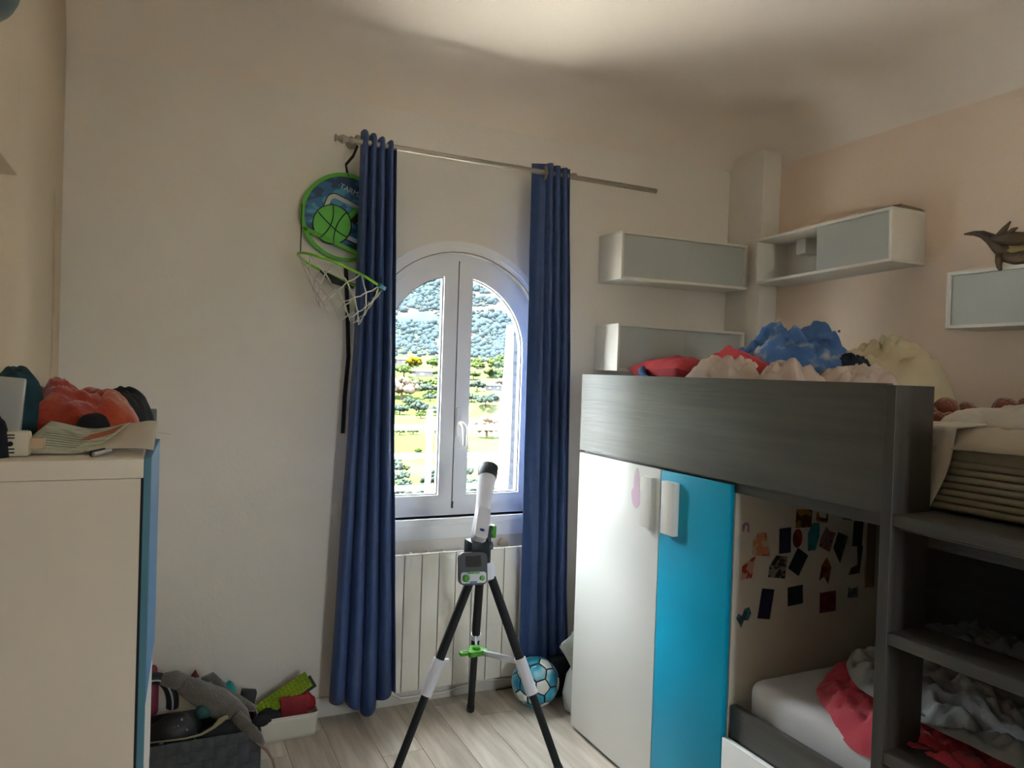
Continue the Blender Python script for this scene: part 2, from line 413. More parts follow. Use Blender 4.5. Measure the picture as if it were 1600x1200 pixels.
def bush_mesh(seed, n=44, sub=1):
    rr = random.Random(seed); b = MB()
    for k in range(n):
        bm = bmesh.new(); bmesh.ops.create_icosphere(bm, subdivisions=sub, radius=1)
        a = rr.random()*2*PI; q = rr.random()**.5*.75; zc = .45+rr.random()*.55*(1-q*.6); rd = .10+rr.random()*.13
        for v in bm.verts:
            c = v.co*(1+.45*noise.noise(v.co*3.6+Vector((seed*3, k*7, 0))))
            v.co = Vector((math.cos(a)*q, math.sin(a)*q, zc))+c*rd
        bm.verts.index_update()
        b.add([v.co[:] for v in bm.verts], [[v.index for v in f.verts] for f in bm.faces]); bm.free()
    b.tube([(0, 0, -.3), (.02, 0, .5)], [.07, .05], 6)
    return b
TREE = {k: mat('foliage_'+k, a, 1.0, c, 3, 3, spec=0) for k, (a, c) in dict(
    olive=(dim_hazy('90b0a4'), dim_hazy('c0d6c4')), green=(dim_hazy('9cc468'), dim_hazy('cce49c')), brown=(dim_hazy('f0d0b0', .05), dim_hazy('fae4d0', .05)), yellow=(dim_hazy('f4d830'), dim_hazy('ffec60')), blue=(dim_hazy('9cc4d4', .026), dim_hazy('c8e0ea', .026))).items()}  # blue: haze put into the colour of the scrub
protos = {}
def tree(kind, x, y, s, label, group=None, name='hillside_tree'):
    var = rnd.randrange(3)
    key = (kind, var)
    if key not in protos:
        o = bush_mesh(var*11+len(kind)).build(name, TREE[kind], None, smooth=True, fix=False); protos[key] = o.data
    else:
        o = bpy.data.objects.new(name, protos[key]); COL.objects.link(o)
    o.scale = (s, s, s*(.8+.3*rnd.random())); o.rotation_euler = (0, 0, rnd.random()*6)
    o.location = (x, y, hill_z(x, y)+.02); tag(o, label, 'tree', group)
    return o
def pol(d, az): return d*math.sin(R(az)), d*math.cos(R(az))
rnd = random.Random(9)
def spread(n, d0, d1, kind, s0, s1, label, group):
    for k in range(n):
        for tr in range(30):
            d = d0*(d1/d0)**rnd.random(); az = 13+16*rnd.random(); sz = s0+(s1-s0)*rnd.random()
            x, y = pol(d, az)
            if all(math.hypot(x-q[0], y-q[1]) > .95*(sz+q[2]) for q in placed): break
        else: continue
        placed.append((x, y, sz)); tree(kind, x, y, sz, label, group)
placed = []
for (d, az, s, kd, lab) in ((118, 23.4, 3.2, 'brown', 'large bare brown tree on the slope behind the right pane'),
                            (150, 16.8, 4.2, 'brown', 'pinkish brown bare tree at the left edge of the left pane'),
                            (150, 25.0, 3.2, 'brown', 'smaller bare brown tree beside the rolled white awning'),
                            (185, 17.6, 2.6, 'yellow', 'bright yellow flowering tree above the terraces'),
                            (58, 17.2, 1.5, 'yellow', 'small yellow shrub behind the lower balcony bars')):
    x, y = pol(d, az); placed.append((x, y, s)); tree(kd, x, y, s, lab)
def house(d, az, wx, wy, hz, wallc, roofc, label):
    x, y = pol(d, az); z = hill_z(x, y)-1
    placed.append((x, y, max(wx, wy)*.55))
    t = thing('hillside_house', label, 'house', (x, y, z))
    MB().box(x-wx/2, x+wx/2, y-wy/2, y+wy/2, z, z+hz+1).build('wall', mat('house_wall_'+wallc, dim_hazy(wallc, .035), .9), t)
    zz = z+hz+1
    b = MB(); b.add([(x-wx/2-.3, y-wy/2-.3, zz), (x+wx/2+.3, y-wy/2-.3, zz), (x+wx/2+.3, y+wy/2+.3, zz), (x-wx/2-.3, y+wy/2+.3, zz), (x-wx/2, y, zz+hz*.3), (x+wx/2, y, zz+hz*.3)],
                    [(0, 1, 5, 4), (2, 3, 4, 5), (0, 4, 3), (1, 2, 5), (3, 2, 1, 0)])
    b.build('roof', mat('house_roof_'+roofc, dim_hazy(roofc, .035), .9), t)
    for q in (-.25, .25): MB().box(x+wx*q-wx*.08, x+wx*q+wx*.08, y-wy/2-.05, y-wy/2+.1, z+1+hz*.3, z+1+hz*.75).build('window', M_gask, t)
house(178, 18.6, 6.5, 4, 1.3, 'fffaf0', 'fff6e8', 'long low white house above the terraces, left pane')
house(156, 23.6, 3.6, 3, 1.1, 'fffaf0', 'f0e4d0', 'small white house behind the right pane')
house(62, 25.0, 2.2, 3, 2.0, 'd4e2f4', 'f0b890', 'pale blue house with orange roof low beside the awning')
house(200, 16.4, 5, 4, 1.8, 'fffaf0', 'f4c0b0', 'white house with pink roof at far left of left pane')

spread(70, 42, 88, 'olive', .8, 1.7, 'grey green olive tree low on the hillside, seen through the balcony bars', 'olive trees on the lower slope')
spread(22, 88, 128, 'green', .7, 1.5, 'mid green bushy tree standing among the grassy terraces', 'green trees on the terraces')
spread(34, 134, 160, 'olive', 1.4, 2.5, 'grey green tree in the dark row above the terraces', 'trees above the terraces')
spread(40, 165, 205, 'green', 1.6, 2.8, 'round green tree near the small white houses', 'trees near the hillside houses')
# scrub on the upper slope: uncountable
b = MB(); ico = bmesh.new(); bmesh.ops.create_icosphere(ico, subdivisions=1, radius=1); ico.verts.index_update()
iv = [v.co.copy() for v in ico.verts]; ifc = [[v.index for v in f.verts] for f in ico.faces]; ico.free()
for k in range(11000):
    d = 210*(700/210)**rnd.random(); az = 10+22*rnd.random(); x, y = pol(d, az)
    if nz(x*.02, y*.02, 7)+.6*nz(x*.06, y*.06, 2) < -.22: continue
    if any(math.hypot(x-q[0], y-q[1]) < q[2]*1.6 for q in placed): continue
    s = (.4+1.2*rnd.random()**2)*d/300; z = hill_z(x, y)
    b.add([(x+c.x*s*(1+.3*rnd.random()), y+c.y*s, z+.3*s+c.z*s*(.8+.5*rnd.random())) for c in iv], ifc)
o = b.build('scrub', TREE['blue'], fix=False, smooth=True); tag(o, 'scrub covering the upper mountain slope, blue green from painted-in haze', 'scrub', kind='stuff')
# ------------------------------------------------------------------ loft bed, wardrobe, lower bed
BX = 1.609
bed = thing('loft_bed', 'dark grey wooden loft bed with step ladder above the wardrobe', 'bed', (2.1, 1.7, 0))
MB().box(BX, BX+.024, 1.262, 2.725, 1.187, 1.507, .002).build('guard_panel', M_dgrey, bed)
MB().box(BX-.004, 1.745, 1.232, 1.262, 0, 1.503, .002).build('ladder_side_panel', mat('dark_grey_wood_upright', '3f3c37', 0.45, '4a4640', 5, 5, bump=0.12, bscale=14, stretch=(6, 6, .35)), bed)
MB().box(BX-.004, 1.775, .70, .73, 0, 1.503, .002).build('ladder_side_panel', MATS['dark_grey_wood_upright'], bed)
for z in (1.191, .903, .612, .32):
    MB().box(BX, 1.742, .73, 1.232, z-.030, z, .002).build('tread', M_dgrey, bed)
MB().box(1.745, 1.77, .70, 1.262, 1.10, 1.19, .002).build('side_rail', M_dgrey, bed)
MB().box(BX+.026, 2.80, .70, 2.725, 1.150, 1.184, .002).build('deck', M_dgrey, bed)
MB().box(2.78, 2.805, .70, 2.725, 0, 1.36, .002).build('back_panel', M_dgrey, bed)
MB().box(BX+.024, 2.78, 2.700, 2.725, 1.184, 1.50, .002).build('end_panel', M_dgrey, bed)
MB().box(1.77, 2.78, .675, .70, 0, 1.50, .002).build('end_panel', M_dgrey, bed)

wd = thing('wardrobe', 'wide wardrobe with one white and one teal blue door under the loft bed', 'wardrobe', (1.9, 2.26, 0))
MB().box(1.632, 2.30, 1.797, 1.815, 0, 1.15, .001).build('side_panel', mat('cream_panel', 'd3cec1', .45, 'd7d2c6', 2, 2), wd)
MB().box(1.632, 2.22, 2.707, 2.725, 0, 1.15, .001).build('side_panel', M_white, wd)
MB().box(2.205, 2.22, 1.815, 2.707, 0, 1.15, .001).build('back', M_white, wd)
MB().box(1.632, 2.205, 1.815, 2.707, .03, .05, .001).build('bottom', M_white, wd)
MB().box(2.216, 2.262, 1.791, 1.797, .80, 1.045, .001).build('edge_batten', mat('brown_batten', '7a6a54', .7), wd, )
M_door = mat('white_door', 'f1f1ec', .30, 'f3f3ef', 2, 2)
for (ya, yb, ma, nm) in ((2.157, 2.722, M_door, 'white door'), (1.800, 2.153, M_blue, 'teal blue door')):
    d = MB().box(BX, BX+.02, ya, yb, .018, 1.177, .0025).build('door', ma, wd, smooth=40); d['label'] = nm
    hy = (2.178, 2.243) if ma is M_door else (2.047, 2.118)
    MB().box(BX-.024, BX, hy[0], hy[1], .962, 1.145, .003).build('handle', M_white, d, smooth=40)
tag(MB().prism([(2.30+.022*math.cos(2*PI*k/24)*(1.5 if math.sin(2*PI*k/24) < 0 else .8), 1.09+.075*math.sin(2*PI*k/24)) for k in range(24)], BX-.0012, BX-.0002, 'YZ').build('marker_stain', mat('pale_pink_marker', 'e4c6dc', .5)),
    'pale pink marker smear on the white wardrobe door', 'stain')

lb = thing('low_bed', 'lower bed with dark grey side rail and white drawer front', 'bed', (2.1, .9, 0))
MB().box(1.634, 1.658, -.15, 1.79, .16, .488, .003).build('side_rail', M_dgrey, lb, smooth=40)
MB().box(1.658, 2.62, 1.77, 1.79, .16, .44, .002).build('end_board', M_dgrey, lb)
MB().box(1.658, 2.64, -.15, 1.77, .36, .385).build('slat_base', M_dgrey, lb)
MB().box(2.62, 2.64, -.15, 1.79, 0, .44, .002).build('side_rail', M_dgrey, lb)
MB().box(BX, BX+.019, .73, 1.795, .02, .389, .003).build('drawer', M_door, lb, smooth=40)

M_sheet = mat('white_sheet', 'd9d9dd', .85, 'dfdfe2', 6, 3, bump=.25, bscale=14)
def slab(x0, x1, y0, y1, z0, z1, seed, amp=.006, r=.035, nx_=20, ny_=44):
    """soft mattress block"""
    b = MB(); bm = bmesh.new(); bmesh.ops.create_cube(bm, size=1)
    for q in bm.verts: q.co = Vector(((x0+x1)/2+q.co.x*(x1-x0), (y0+y1)/2+q.co.y*(y1-y0), (z0+z1)/2+q.co.z*(z1-z0)))
    bmesh.ops.bevel(bm, geom=bm.edges[:], offset=r, segments=4, affect='EDGES', profile=.5)
    bmesh.ops.subdivide_edges(bm, edges=[e for e in bm.edges if e.calc_length() > .15], cuts=14, use_grid_fill=True)
    for q in bm.verts: q.co += Vector((nz(q.co.y*5, q.co.z*9, seed), nz(q.co.x*5, q.co.z*9, seed+3), nz(q.co.x*5, q.co.y*5, seed+5)))*amp
    bm.verts.index_update(); b.add([q.co[:] for q in bm.verts], [[q.index for q in f.verts] for f in bm.faces]); bm.free()
    return b
tag(slab(1.675, 2.60, -.12, 1.765, .388, .578, 1, .006, .04).build('mattress', M_sheet, smooth=True), 'white sheeted mattress of the lower bed', 'mattress')
def quilt(x0, x1, y0, y1, z, th, seed, hang=0.0, rc=.22, nu=100, nv=150, crump=.02, xedge=1.68):
    """thick quilt lying on a bed, rounded far corner, crumpled; front edge sags over the mattress edge"""
    b = MB()
    def make(top):
        def fn(u, v):
            x = x0+(x1-x0)*u; y = y0+(y1-y0)*v
            # round the corner at (x0,y1)
            dx, dy = max(0, x0+rc-x), max(0, y-(y1-rc))
            if dx > 0 and dy > 0:
                l = math.hypot(dx, dy); mxx = max(dx, dy)
                k = mxx/l
                x = x0+rc-dx*k; y = y1-rc+dy*k
            e = min(u/.10, (1-v)/.06, (1-u)/.03, v/.03, 1.0); e = max(0, e)
            puff = math.sqrt(max(0, 1-(1-e)**2))
            f = nz(x*7+seed, y*6, seed)*1.2-max(0, .22-abs(nz(x*11+seed, y*8, seed+6)))*4+.4
            f2 = abs(nz(x*30+seed, y*24, seed+2))*2.6-.2
            rim = 1-.35*math.exp(-((e-1.0)/.25)**2)*0
            zt = z+puff*(th*.75+crump*f+crump*.45*f2)*rim
            xx = x+.012*nz(y*9, seed, 4)*(1-u); yy = y+.012*nz(x*9, seed, 7)*v
            dz = 0
            if xx < xedge: dz = -(xedge-xx)*1.6
            return (xx, yy, (zt if top else z)+dz)
        return fn
    b.sheet(make(True), nu, nv); b.sheet(make(False), nu, nv)
    return b
M_red = mat('red_cotton', 'c03448', .8, 'cf4658', 9, 3, bump=.5, bscale=22, sheen=.2)
M_greyd = mat('grey_cotton', '8f9294', .85, 'a6a9aa', 6, 3, bump=.5, bscale=20)
tag(quilt(1.672, 2.56, .05, 1.69, .584, .05, 3, crump=.028, rc=.36, xedge=1.70).build('duvet', M_red, smooth=True), 'crumpled red duvet lying on the lower bed mattress', 'duvet')
tag(quilt(1.755, 2.55, .05, 1.645, .655, .055, 8, crump=.035, rc=.33).build('blanket', M_greyd, smooth=True), 'rumpled light grey blanket lying over the red duvet', 'blanket')
b = mound(2.15, .98, .715, .22, .20, .09, 33, fold=.7)
tag(b.build('spotted_blanket', mat('dark_spotted_cotton', '34363a', .9, scale=22, ramp=('CONSTANT', ((0, '34363a'), (.66, '9a9c9c')))), smooth=True), 'dark spotted blanket bunched on the lower bed behind the ladder', 'blanket')

# loft mattress and bedding
M_matt = mat('beige_ticking', '8d8672', .9, '97907c', 6, 3)
mt = thing('loft_mattress', 'beige fluted mattress on the loft bed behind the ladder', 'mattress', (2.2, 1.7, 1.184))
slab(1.79, 2.74, .72, 2.68, 1.186, 1.385, 5, .004, .03).build('body', M_matt, mt, smooth=True)
for k in range(7):
    z = 1.204+k*.018
    MB().tube([(1.789, .76+q*.19, z+.003*nz(q*2.0, k, 2)) for q in range(11)], .009, 8).build('side_pleat', M_matt, mt, smooth=True)
M_cot = mat('ecru_cotton', 'b5aa98', .9, 'c0b5a4', 7, 3, bump=.4, bscale=18)
M_sheetw = mat('off_white_cotton', 'bdb6aa', .9, 'c8c2b8', 7, 3, bump=.5, bscale=18)
def topper(u, v):
    x = 1.775+.96*u; y = .74+.95*v
    e = min(1, u/.05)
    z = 1.402+.010*nz(x*8, y*8, 3)+.006*(1-abs(nz(x*16, y*14, 6))*2)
    if u < .05: z -= (1-e)*.055+.02*max(0, nz(y*7, 1, 1)); x -= .006
    return (x, y, z)
tag(MB().sheet(topper, 50, 60).build('fitted_sheet', M_cot, smooth=True, thick=.004), 'ecru sheet pulled over the loft mattress beside the ladder', 'sheet')
b = mound(2.04, 1.13, 1.402, .20, .26, .055, 12, fold=.8, freq=2.2)
tag(b.build('crumpled_sheet', M_sheetw, smooth=True), 'crumpled off white sheet lying on the loft mattress', 'sheet')
def flap(u, v):
    # cloth corner hanging over the mattress side
    t = v
    wdt = .062*(1-.72*t**1.5)
    yy = 1.215+.035*t*t+.010*math.sin(3*t)+(u-.5)*2*wdt*.72+.006*math.sin(7*t+u*5)
    if t < .3: x = 1.86-.09*(t/.3); z = 1.412-.01*(t/.3)
    else: x = 1.770-.012*(t-.3)+.006*math.sin(u*9+t*4); z = 1.402-.205*((t-.3)/.7)
    return (x, yy, z)
tag(MB().sheet(flap, 14, 30).build('hanging_cloth', M_sheetw, smooth=True, thick=.004), 'white cloth corner hanging down the loft mattress side', 'cloth')
M_fur = mat('reddish_brown_plush', '6e2f17', 1.0, '82401f', 30, 3, bump=.8, bscale=120, sheen=.5)
def plushlump(pts, rad, name, label):
    t = thing(name, label, 'toy', (pts[0][0], pts[0][1], 1.40))
    for p, r in zip(pts, rad):
        bm = bmesh.new(); bmesh.ops.create_icosphere(bm, subdivisions=3, radius=1)
        for q in bm.verts: q.co = Vector(p)+q.co*(1+.10*noise.noise(q.co*4+Vector(p)*9))*r
        bm.verts.index_update(); b = MB().add([q.co[:] for q in bm.verts], [[q.index for q in f.verts] for f in bm.faces]); bm.free()
        b.build('head' if p is pts[0] else ('body' if p is pts[1] else 'paw'), M_fur, t, smooth=True)
plushlump([(2.10, 1.445, 1.437), (2.17, 1.43, 1.43), (2.05, 1.455, 1.425)], [.036, .03, .018], 'plush_toy', 'reddish brown plush toy lying nearest the ladder post on the loft mattress')
plushlump([(2.19, 1.33, 1.445), (2.22, 1.28, 1.446), (2.17, 1.30, 1.435)], [.034, .036, .022], 'plush_toy', 'reddish brown plush toy half under the crumpled white loft sheet')
plushlump([(1.93, 1.35, 1.413), (1.97, 1.345, 1.412)], [.022, .022], 'plush_toy', 'small dark brown plush toy peeping out beside the ladder panel')

# pillows and quilts showing above the guard panel
M_redp = mat('red_pillowcase', 'a3282f', .8, 'b0323a', 6, 3, bump=.3, bscale=16)
t = thing('red_pillow', 'red pillow with blue edge on the loft bed, nearest the window', 'pillow', (2.05, 2.42, 1.39))
pillow(.25, .17, .080, 3, crump=.006).xf(Matrix.Translation((1.98, 2.50, 1.500)) @ Matrix.Rotation(R(78), 4, 'Z') @ Matrix.Rotation(R(14), 4, 'X')).build('cushion', M_redp, t, smooth=True)
MB().tube([(1.98+.19*math.cos(a), 2.50+.175*math.sin(a), 1.50+.045*math.sin(a)) for a in [R(60+q*10) for q in range(13)]], [.004, .010, .014, .016, .017, .018, .018, .018, .017, .016, .014, .010, .004], 10).build('piping', mat('blue_piping', '2f5584', .8), t, smooth=True)
M_comic = mat('blue_printed_cotton', '2e5486', .85, scale=9, detail=4, ramp=('LINEAR', ((.30, '1e3557'), (.42, '355f98'), (.55, '44689a'), (.62, '8a96a0'), (.68, 'b9b3a2'), (.74, '3a5f96'))), bump=.4, bscale=18)
b = mound(2.12, 2.09, 1.388, .21, .27, .330, 22, fold=.42, rot=.3, p=2.0, freq=1.5, edge=.1)
q1 = b.build('printed_quilt', M_comic, smooth=True); tag(q1, 'blue printed quilt heaped highest on the loft bed', 'quilt')
b = mound(1.85, 2.13, 1.388, .10, .20, .205, 25, fold=.5, p=2.6, freq=1.2, edge=.3)
tag(b.build('pink_beige_quilt', mat('pinkish_beige_cotton', 'b9a79a', .88, 'c4b3a7', 6, 3, bump=.4, bscale=18), smooth=True), 'pinkish beige quilt fold in front of the blue printed quilt', 'quilt')
b = MB().sheet(lambda u, v: (1.905+.05*v-.02*u+.01*nz(u*6, v*3, 2), 2.27-.27*u-.05*v, 1.580-.085*u**1.3+.045*v+.008*nz(u*9, v*4, 4)), 24, 10)
tag(b.build('red_blanket', M_redp, smooth=True, thick=.02), 'dark red blanket edge between the beige and blue quilts', 'blanket')
b = mound(1.87, 1.83, 1.388, .10, .15, .185, 61, fold=.5, p=2.6, freq=1.2, edge=.3)
tag(b.build('beige_blanket', MATS['pinkish_beige_cotton'], smooth=True), 'small pinkish beige blanket fold just in front of the dark navy cushion', 'blanket')
b = mound(2.06, 1.72, 1.388, .17, .15, .185, 29, fold=.45, p=2.2, freq=1.5)
tag(b.build('beige_quilt', MATS['pinkish_beige_cotton'], smooth=True), 'pinkish beige quilt heaped behind the guard panel near the ladder', 'quilt')
b = mound(2.42, 1.93, 1.388, .20, .24, .285, 31, fold=.35, p=2.2, freq=1.3)
tag(b.build('cream_quilt', mat('cream_cotton', 'bcae8c', .88, 'c6b99a', 6, 3, bump=.4, bscale=18), smooth=True), 'cream yellow quilt at the back of the loft bed', 'quilt')
b = mound(2.20, 1.88, 1.48, .10, .10, .135, 37, fold=.3, p=2.0)
tag(b.build('dark_cushion', mat('dark_navy_cotton', '15202f', .9), smooth=True), 'dark navy cushion between the blue and cream quilts', 'cushion')

# ------------------------------------------------------------------ stickers and pictures on the wardrobe side
def sticker_mat(i, cols, sc=26):
    n = len(cols); st = [(.28+.44*k/(n-1) if k else 0.0, c) for k, c in enumerate(cols)]
    return mat('sticker_print_%d' % i, cols[0], .5, scale=sc+i, detail=2, ramp=('CONSTANT', st))
def rect(w, h, a=0.0): return [(x*math.cos(a)-y*math.sin(a), x*math.sin(a)+y*math.cos(a)) for x, y in ((-w/2, -h/2), (w/2, -h/2), (w/2, h/2), (-w/2, h/2))]
def oval(w, h, n=20): return [(w/2*math.cos(2*PI*k/n), h/2*math.sin(2*PI*k/n)) for k in range(n)]
ST = [  # x, z, outline, colours, label, category
 (1.742, .988, [(-.036, -.038), (.038, -.046), (.018, .030), (-.012, .034), (-.034, .01)], ('b2492f', 'd08a6a', 'c9b9a0', '2f4f86'), 'torn orange and red sticker with a blue patch, top left of the group', 'sticker'),
 (1.843, .988, rect(.05, .082, .03), ('23233f', '2d2b50', 'a9a49a'), 'dark purple portrait sticker with a white patch', 'sticker'),
 (1.897, .992, oval(.042, .062), ('6d1f24', '9b2f33', '2b1b1c'), 'dark red oval sticker', 'sticker'),
 (1.967, .992, [(-.022, -.045), (.012, -.045), (.028, .0), (.026, .046), (-.004, .046), (-.024, .012)], ('1f7280', '2c8c98', '7d8f7a'), 'teal rounded sticker next to the dark red oval', 'sticker'),
 (2.030, .978, [(-.034, -.02), (.016, -.042), (.040, .022), (.012, .028), (-.004, .045), (-.030, .005)], ('3a3540', '7c6f70', '8d3b3b', 'b9b0a4'), 'jagged grey and plum sticker', 'sticker'),
 (2.096, .950, [(0.0, -.055), (.034, .034), (-.014, .052), (-.034, -.002)], ('25262a', '4b4842', '6b655a'), 'dark kite shaped picture below the top row', 'sticker'),
 (1.922, 1.056, rect(.07, .06, -.02), ('4a3416', '9a7424', '2a2016'), 'brown and gold picture in the top row', 'sticker'),
 (2.006, 1.062, [(-.03, -.012), (-.022, .024), (-.014, -.006), (.018, -.012), (.020, .020), (.026, -.014), (.022, -.026), (-.022, -.020)], ('3c2a22', '9a5b3c', 'b7ad9c'), 'small cut out sticker of thin brown shapes in the top row', 'sticker'),
 (2.124, 1.062, [(-.024, -.02), (.024, -.026), (.026, .022), (-.016, .028)], ('22222a', '8f8a84', '3a3438'), 'small black and grey square sticker at the top right', 'sticker'),
 (2.177, .990, rect(.046, .086, -.05), ('152133', '1c2d40', '3c4232'), 'dark blue portrait picture at the right edge of the group', 'sticker'),
 (2.170, .903, [(-.03, -.052), (.022, -.050), (.034, .044), (.006, .044), (.012, -.02), (-.02, -.03)], ('24241f', '2c3326', '7f7b70'), 'dark curved picture below the blue portrait picture', 'sticker'),
 (1.687, .912, [(-.024, -.036), (.020, -.034), (.032, .036), (-.02, .006)], ('9b3a2a', 'c99c8c', 'b9b2a4'), 'red and white torn sticker, far left of the middle row', 'sticker'),
 (1.814, .902, [(-.038, -.028), (.034, -.038), (.042, .034), (-.006, .04), (-.034, .008)], ('2c2622', '8c8780', '3b3128', 'aaa59c'), 'black and white torn picture in the middle row', 'sticker'),
 (1.904, .914, rect(.055, .076, -.55), ('15202c', '1d2a36', '3b4140'), 'tilted dark navy picture in the middle row', 'sticker'),
 (2.034, .874, [(-.032, -.03), (-.01, -.018), (.010, -.046), (.022, .010), (.0, .045), (-.022, .02)], ('4e2018', '8a4028', 'a96a40'), 'jagged red brown sticker of the middle row', 'sticker'),
 (1.771, .789, rect(.052, .096, -.16), ('14183a', '1a2048', '8f8f96'), 'dark blue portrait card with a pale strip, lower left', 'sticker'),
 (1.897, .804, rect(.066, .062, .06), ('18222c', '1e3038', '31424a'), 'dark slate square picture in the lower row', 'sticker'),
 (2.046, .768, rect(.074, .068, .03), ('5a1526', '7a2034', '8c3a3a'), 'dark red square picture in the lower row', 'sticker'),
 (2.163, .790, [(-.024, -.018), (.024, -.020), (.024, .016), (-.006, .012), (-.022, .020)], ('3a4a46', '5c6c66', '9a978a'), 'small grey green sticker at the right of the lower row', 'sticker'),
 (1.677, .752, [(-.028, .004), (-.018, .018), (-.004, .008), (.006, .030), (.024, .034), (.034, .014), (.022, -.008), (.004, -.006), (-.006, -.03), (-.016, -.012)], ('2a4e5a', '3f7480', '6b4038'), 'teal blue creature shaped sticker at the bottom left', 'sticker'),
 (1.676, 1.038, [(-.016, .008), (-.006, .018), (.008, .018), (.014, .004), (.012, -.014), (.006, -.012), (.006, .006), (-.004, .010), (-.008, -.012), (-.014, -.008)], ('a06a94', 'b07fa6', '9a6290'), 'tiny pink scribble at the top left of the stickers', 'sticker')]
for i, (x, z, poly, cols, lab, cat) in enumerate(ST):
    tag(MB().prism([(x+p[0], z+p[1]) for p in poly], 1.7955, 1.7968).build('sticker', sticker_mat(i, cols)), lab, cat, 'stickers on the wardrobe side panel')

# ------------------------------------------------------------------ wall shelves
def shelf(label, M, L, D, H, doors, th=.013):
    t = thing('wall_cabinet', label, 'wall shelf', M.translation)
    def p(nm, ma, d, bev=.0008):
        o = MB().box(*d, bev=bev).xf(M).build(nm, ma, t, smooth=30); return o
    p('top', M_shelf, (0, L, 0, D, H-th, H)); p('bottom', M_shelf, (0, L, 0, D, 0, th))
    p('side', M_shelf, (0, th, 0, D, th, H-th)); p('side', M_shelf, (L-th, L, 0, D, th, H-th))
    p('back', M_shelf, (th, L-th, D-.008, D-.002, th, H-th))
    for (a, c, y) in doors: p('sliding_door', M_frost, (a, c, y, y+.005, th+.001, H-th-.001))
    return t
def basis(o, ax, tilt=0.0):
    m_ = Matrix.Translation(Vector(o))
    if ax == 'X': return m_ @ Matrix.Rotation(tilt, 4, 'Y')
    return m_ @ Matrix.Rotation(R(-90), 4, 'Z') @ Matrix.Rotation(tilt, 4, 'Y')
L_ = .777; th = .013
two = [(th+.001, L_*.52, .010), (L_*.50, L_-th-.001, .017)]
shelf('upper white wall cabinet with two frosted doors on the window wall', basis((1.966, 2.999, 1.968), 'X', R(-.6)), L_, .206, .230, two)
shelf('lower white wall cabinet with two frosted doors, partly behind the red pillow', basis((1.960, 2.999, 1.531), 'X', R(.3)), L_, .206, .226, two)
MBt = basis((2.700, 2.897, 1.992), 'Y', R(-1.7))
tB = shelf('half open white wall cabinet high on the right wall', MBt, L_, .206, .226, [(L_*.49, L_-th-.001, .010), (L_*.505, L_-th-.004, .020)])
MB().box(.17, .23, .10, .19, .13, .205, .004).xf(MBt).build('hanging_bracket', M_shelf, tB, smooth=40)
shelf('white wall cabinet with frosted front at the right edge, below the toy dinosaur', basis((2.700, 1.876, 1.726), 'Y', 0), L_, .206, .214, [(th+.001, L_*.52, .010), (L_*.50, L_-th-.001, .017)])
MB2 = MBt
t = thing('cardboard_sheet', 'flat brown cardboard piece lying on top of the half open wall cabinet', 'cardboard', MBt @ Vector((.65, .1, .227)))
MB().box(.60, .775, .02, .20, .2275, .2345, .001).xf(MBt).build('sheet', mat('brown_cardboard', '8a7862', .9, '97866f', 8, 3), t)
MB().box(.64, .77, .04, .19, .235, .243, .001).xf(MBt @ Matrix.Translation((.62, .1, 0)) @ Matrix.Rotation(R(6), 4, 'Z') @ Matrix.Translation((-.62, -.1, 0))).build('folded_flap', MATS['brown_cardboard'], t)
M_screw = mat('dark_screw', '2b2722', .6)
for (y, z, lab) in ((2.545, 1.752, 'dark screw plug in the right wall behind the blue quilt heap'), (1.948, 1.853, 'dark screw plug in the right wall beside the right edge cabinet')):
    tag(MB().lathe([(.006, 0), (.006, .004), (.003, .007)], (XR, y, z), (-1, 0, 0), 12).build('wall_plug', M_screw, smooth=40), lab, 'screw', 'screw plugs in the right wall')

# toy dinosaur lying on the right cabinet
M_dino = mat('brown_dinosaur_rubber', '5c4a33', .6, '4c3c2b', 18, 4, bump=.5, bscale=60)
M_belly = mat('ochre_dinosaur_rubber', '8f7a4c', .6, '7d6840', 14, 4, bump=.4, bscale=60)
t = thing('toy_dinosaur', 'brown toy dinosaur lying on its side on the right edge cabinet', 'toy', (2.76, 1.55, 1.942))
MB().tube([(2.76, 1.30, 2.03), (2.76, 1.40, 2.00), (2.76, 1.50, 1.995), (2.76, 1.58, 1.992), (2.76, 1.64, 1.994), (2.76, 1.69, 2.000)], [.02, .045, .05, .046, .042, .034], 16).build('body', M_belly, t, smooth=True)
MB().tube([(2.765, 1.66, 1.995), (2.76, 1.695, 2.004), (2.76, 1.725, 2.028), (2.76, 1.755, 2.058), (2.757, 1.785, 2.078), (2.755, 1.815, 2.086), (2.752, 1.85, 2.088)], [.044, .037, .026, .020, .014, .009, .003], 14).build('tail', M_dino, t, smooth=True)
lg = MB().tube([(2.735, 1.61, 2.03), (2.72, 1.66, 2.040), (2.715, 1.70, 2.046), (2.715, 1.723, 2.046)], [.026, .024, .018, .006], 12).build('hind_leg', M_dino, t, smooth=True)
MB().tube([(2.715, 1.695, 2.05), (2.713, 1.675, 2.075), (2.712, 1.655, 2.098)], [.015, .010, .003], 10).build('claw', M_dino, lg, smooth=True)
MB().tube([(2.715, 1.66, 2.055), (2.713, 1.645, 2.068), (2.712, 1.63, 2.072)], [.012, .008, .003], 10).build('claw', M_dino, lg, smooth=True)
MB().tube([(2.735, 1.55, 1.985), (2.725, 1.60, 1.965), (2.715, 1.64, 1.966), (2.71, 1.675, 1.972)], [.034, .028, .022, .014], 12).build('thigh', M_dino, t, smooth=True)
MB().tube([(2.71, 1.685, 1.978), (2.695, 1.68, 1.958), (2.69, 1.675, 1.938), (2.688, 1.668, 1.925)], [.016, .012, .009, .006], 10).build('foot', M_dino, t, smooth=True)

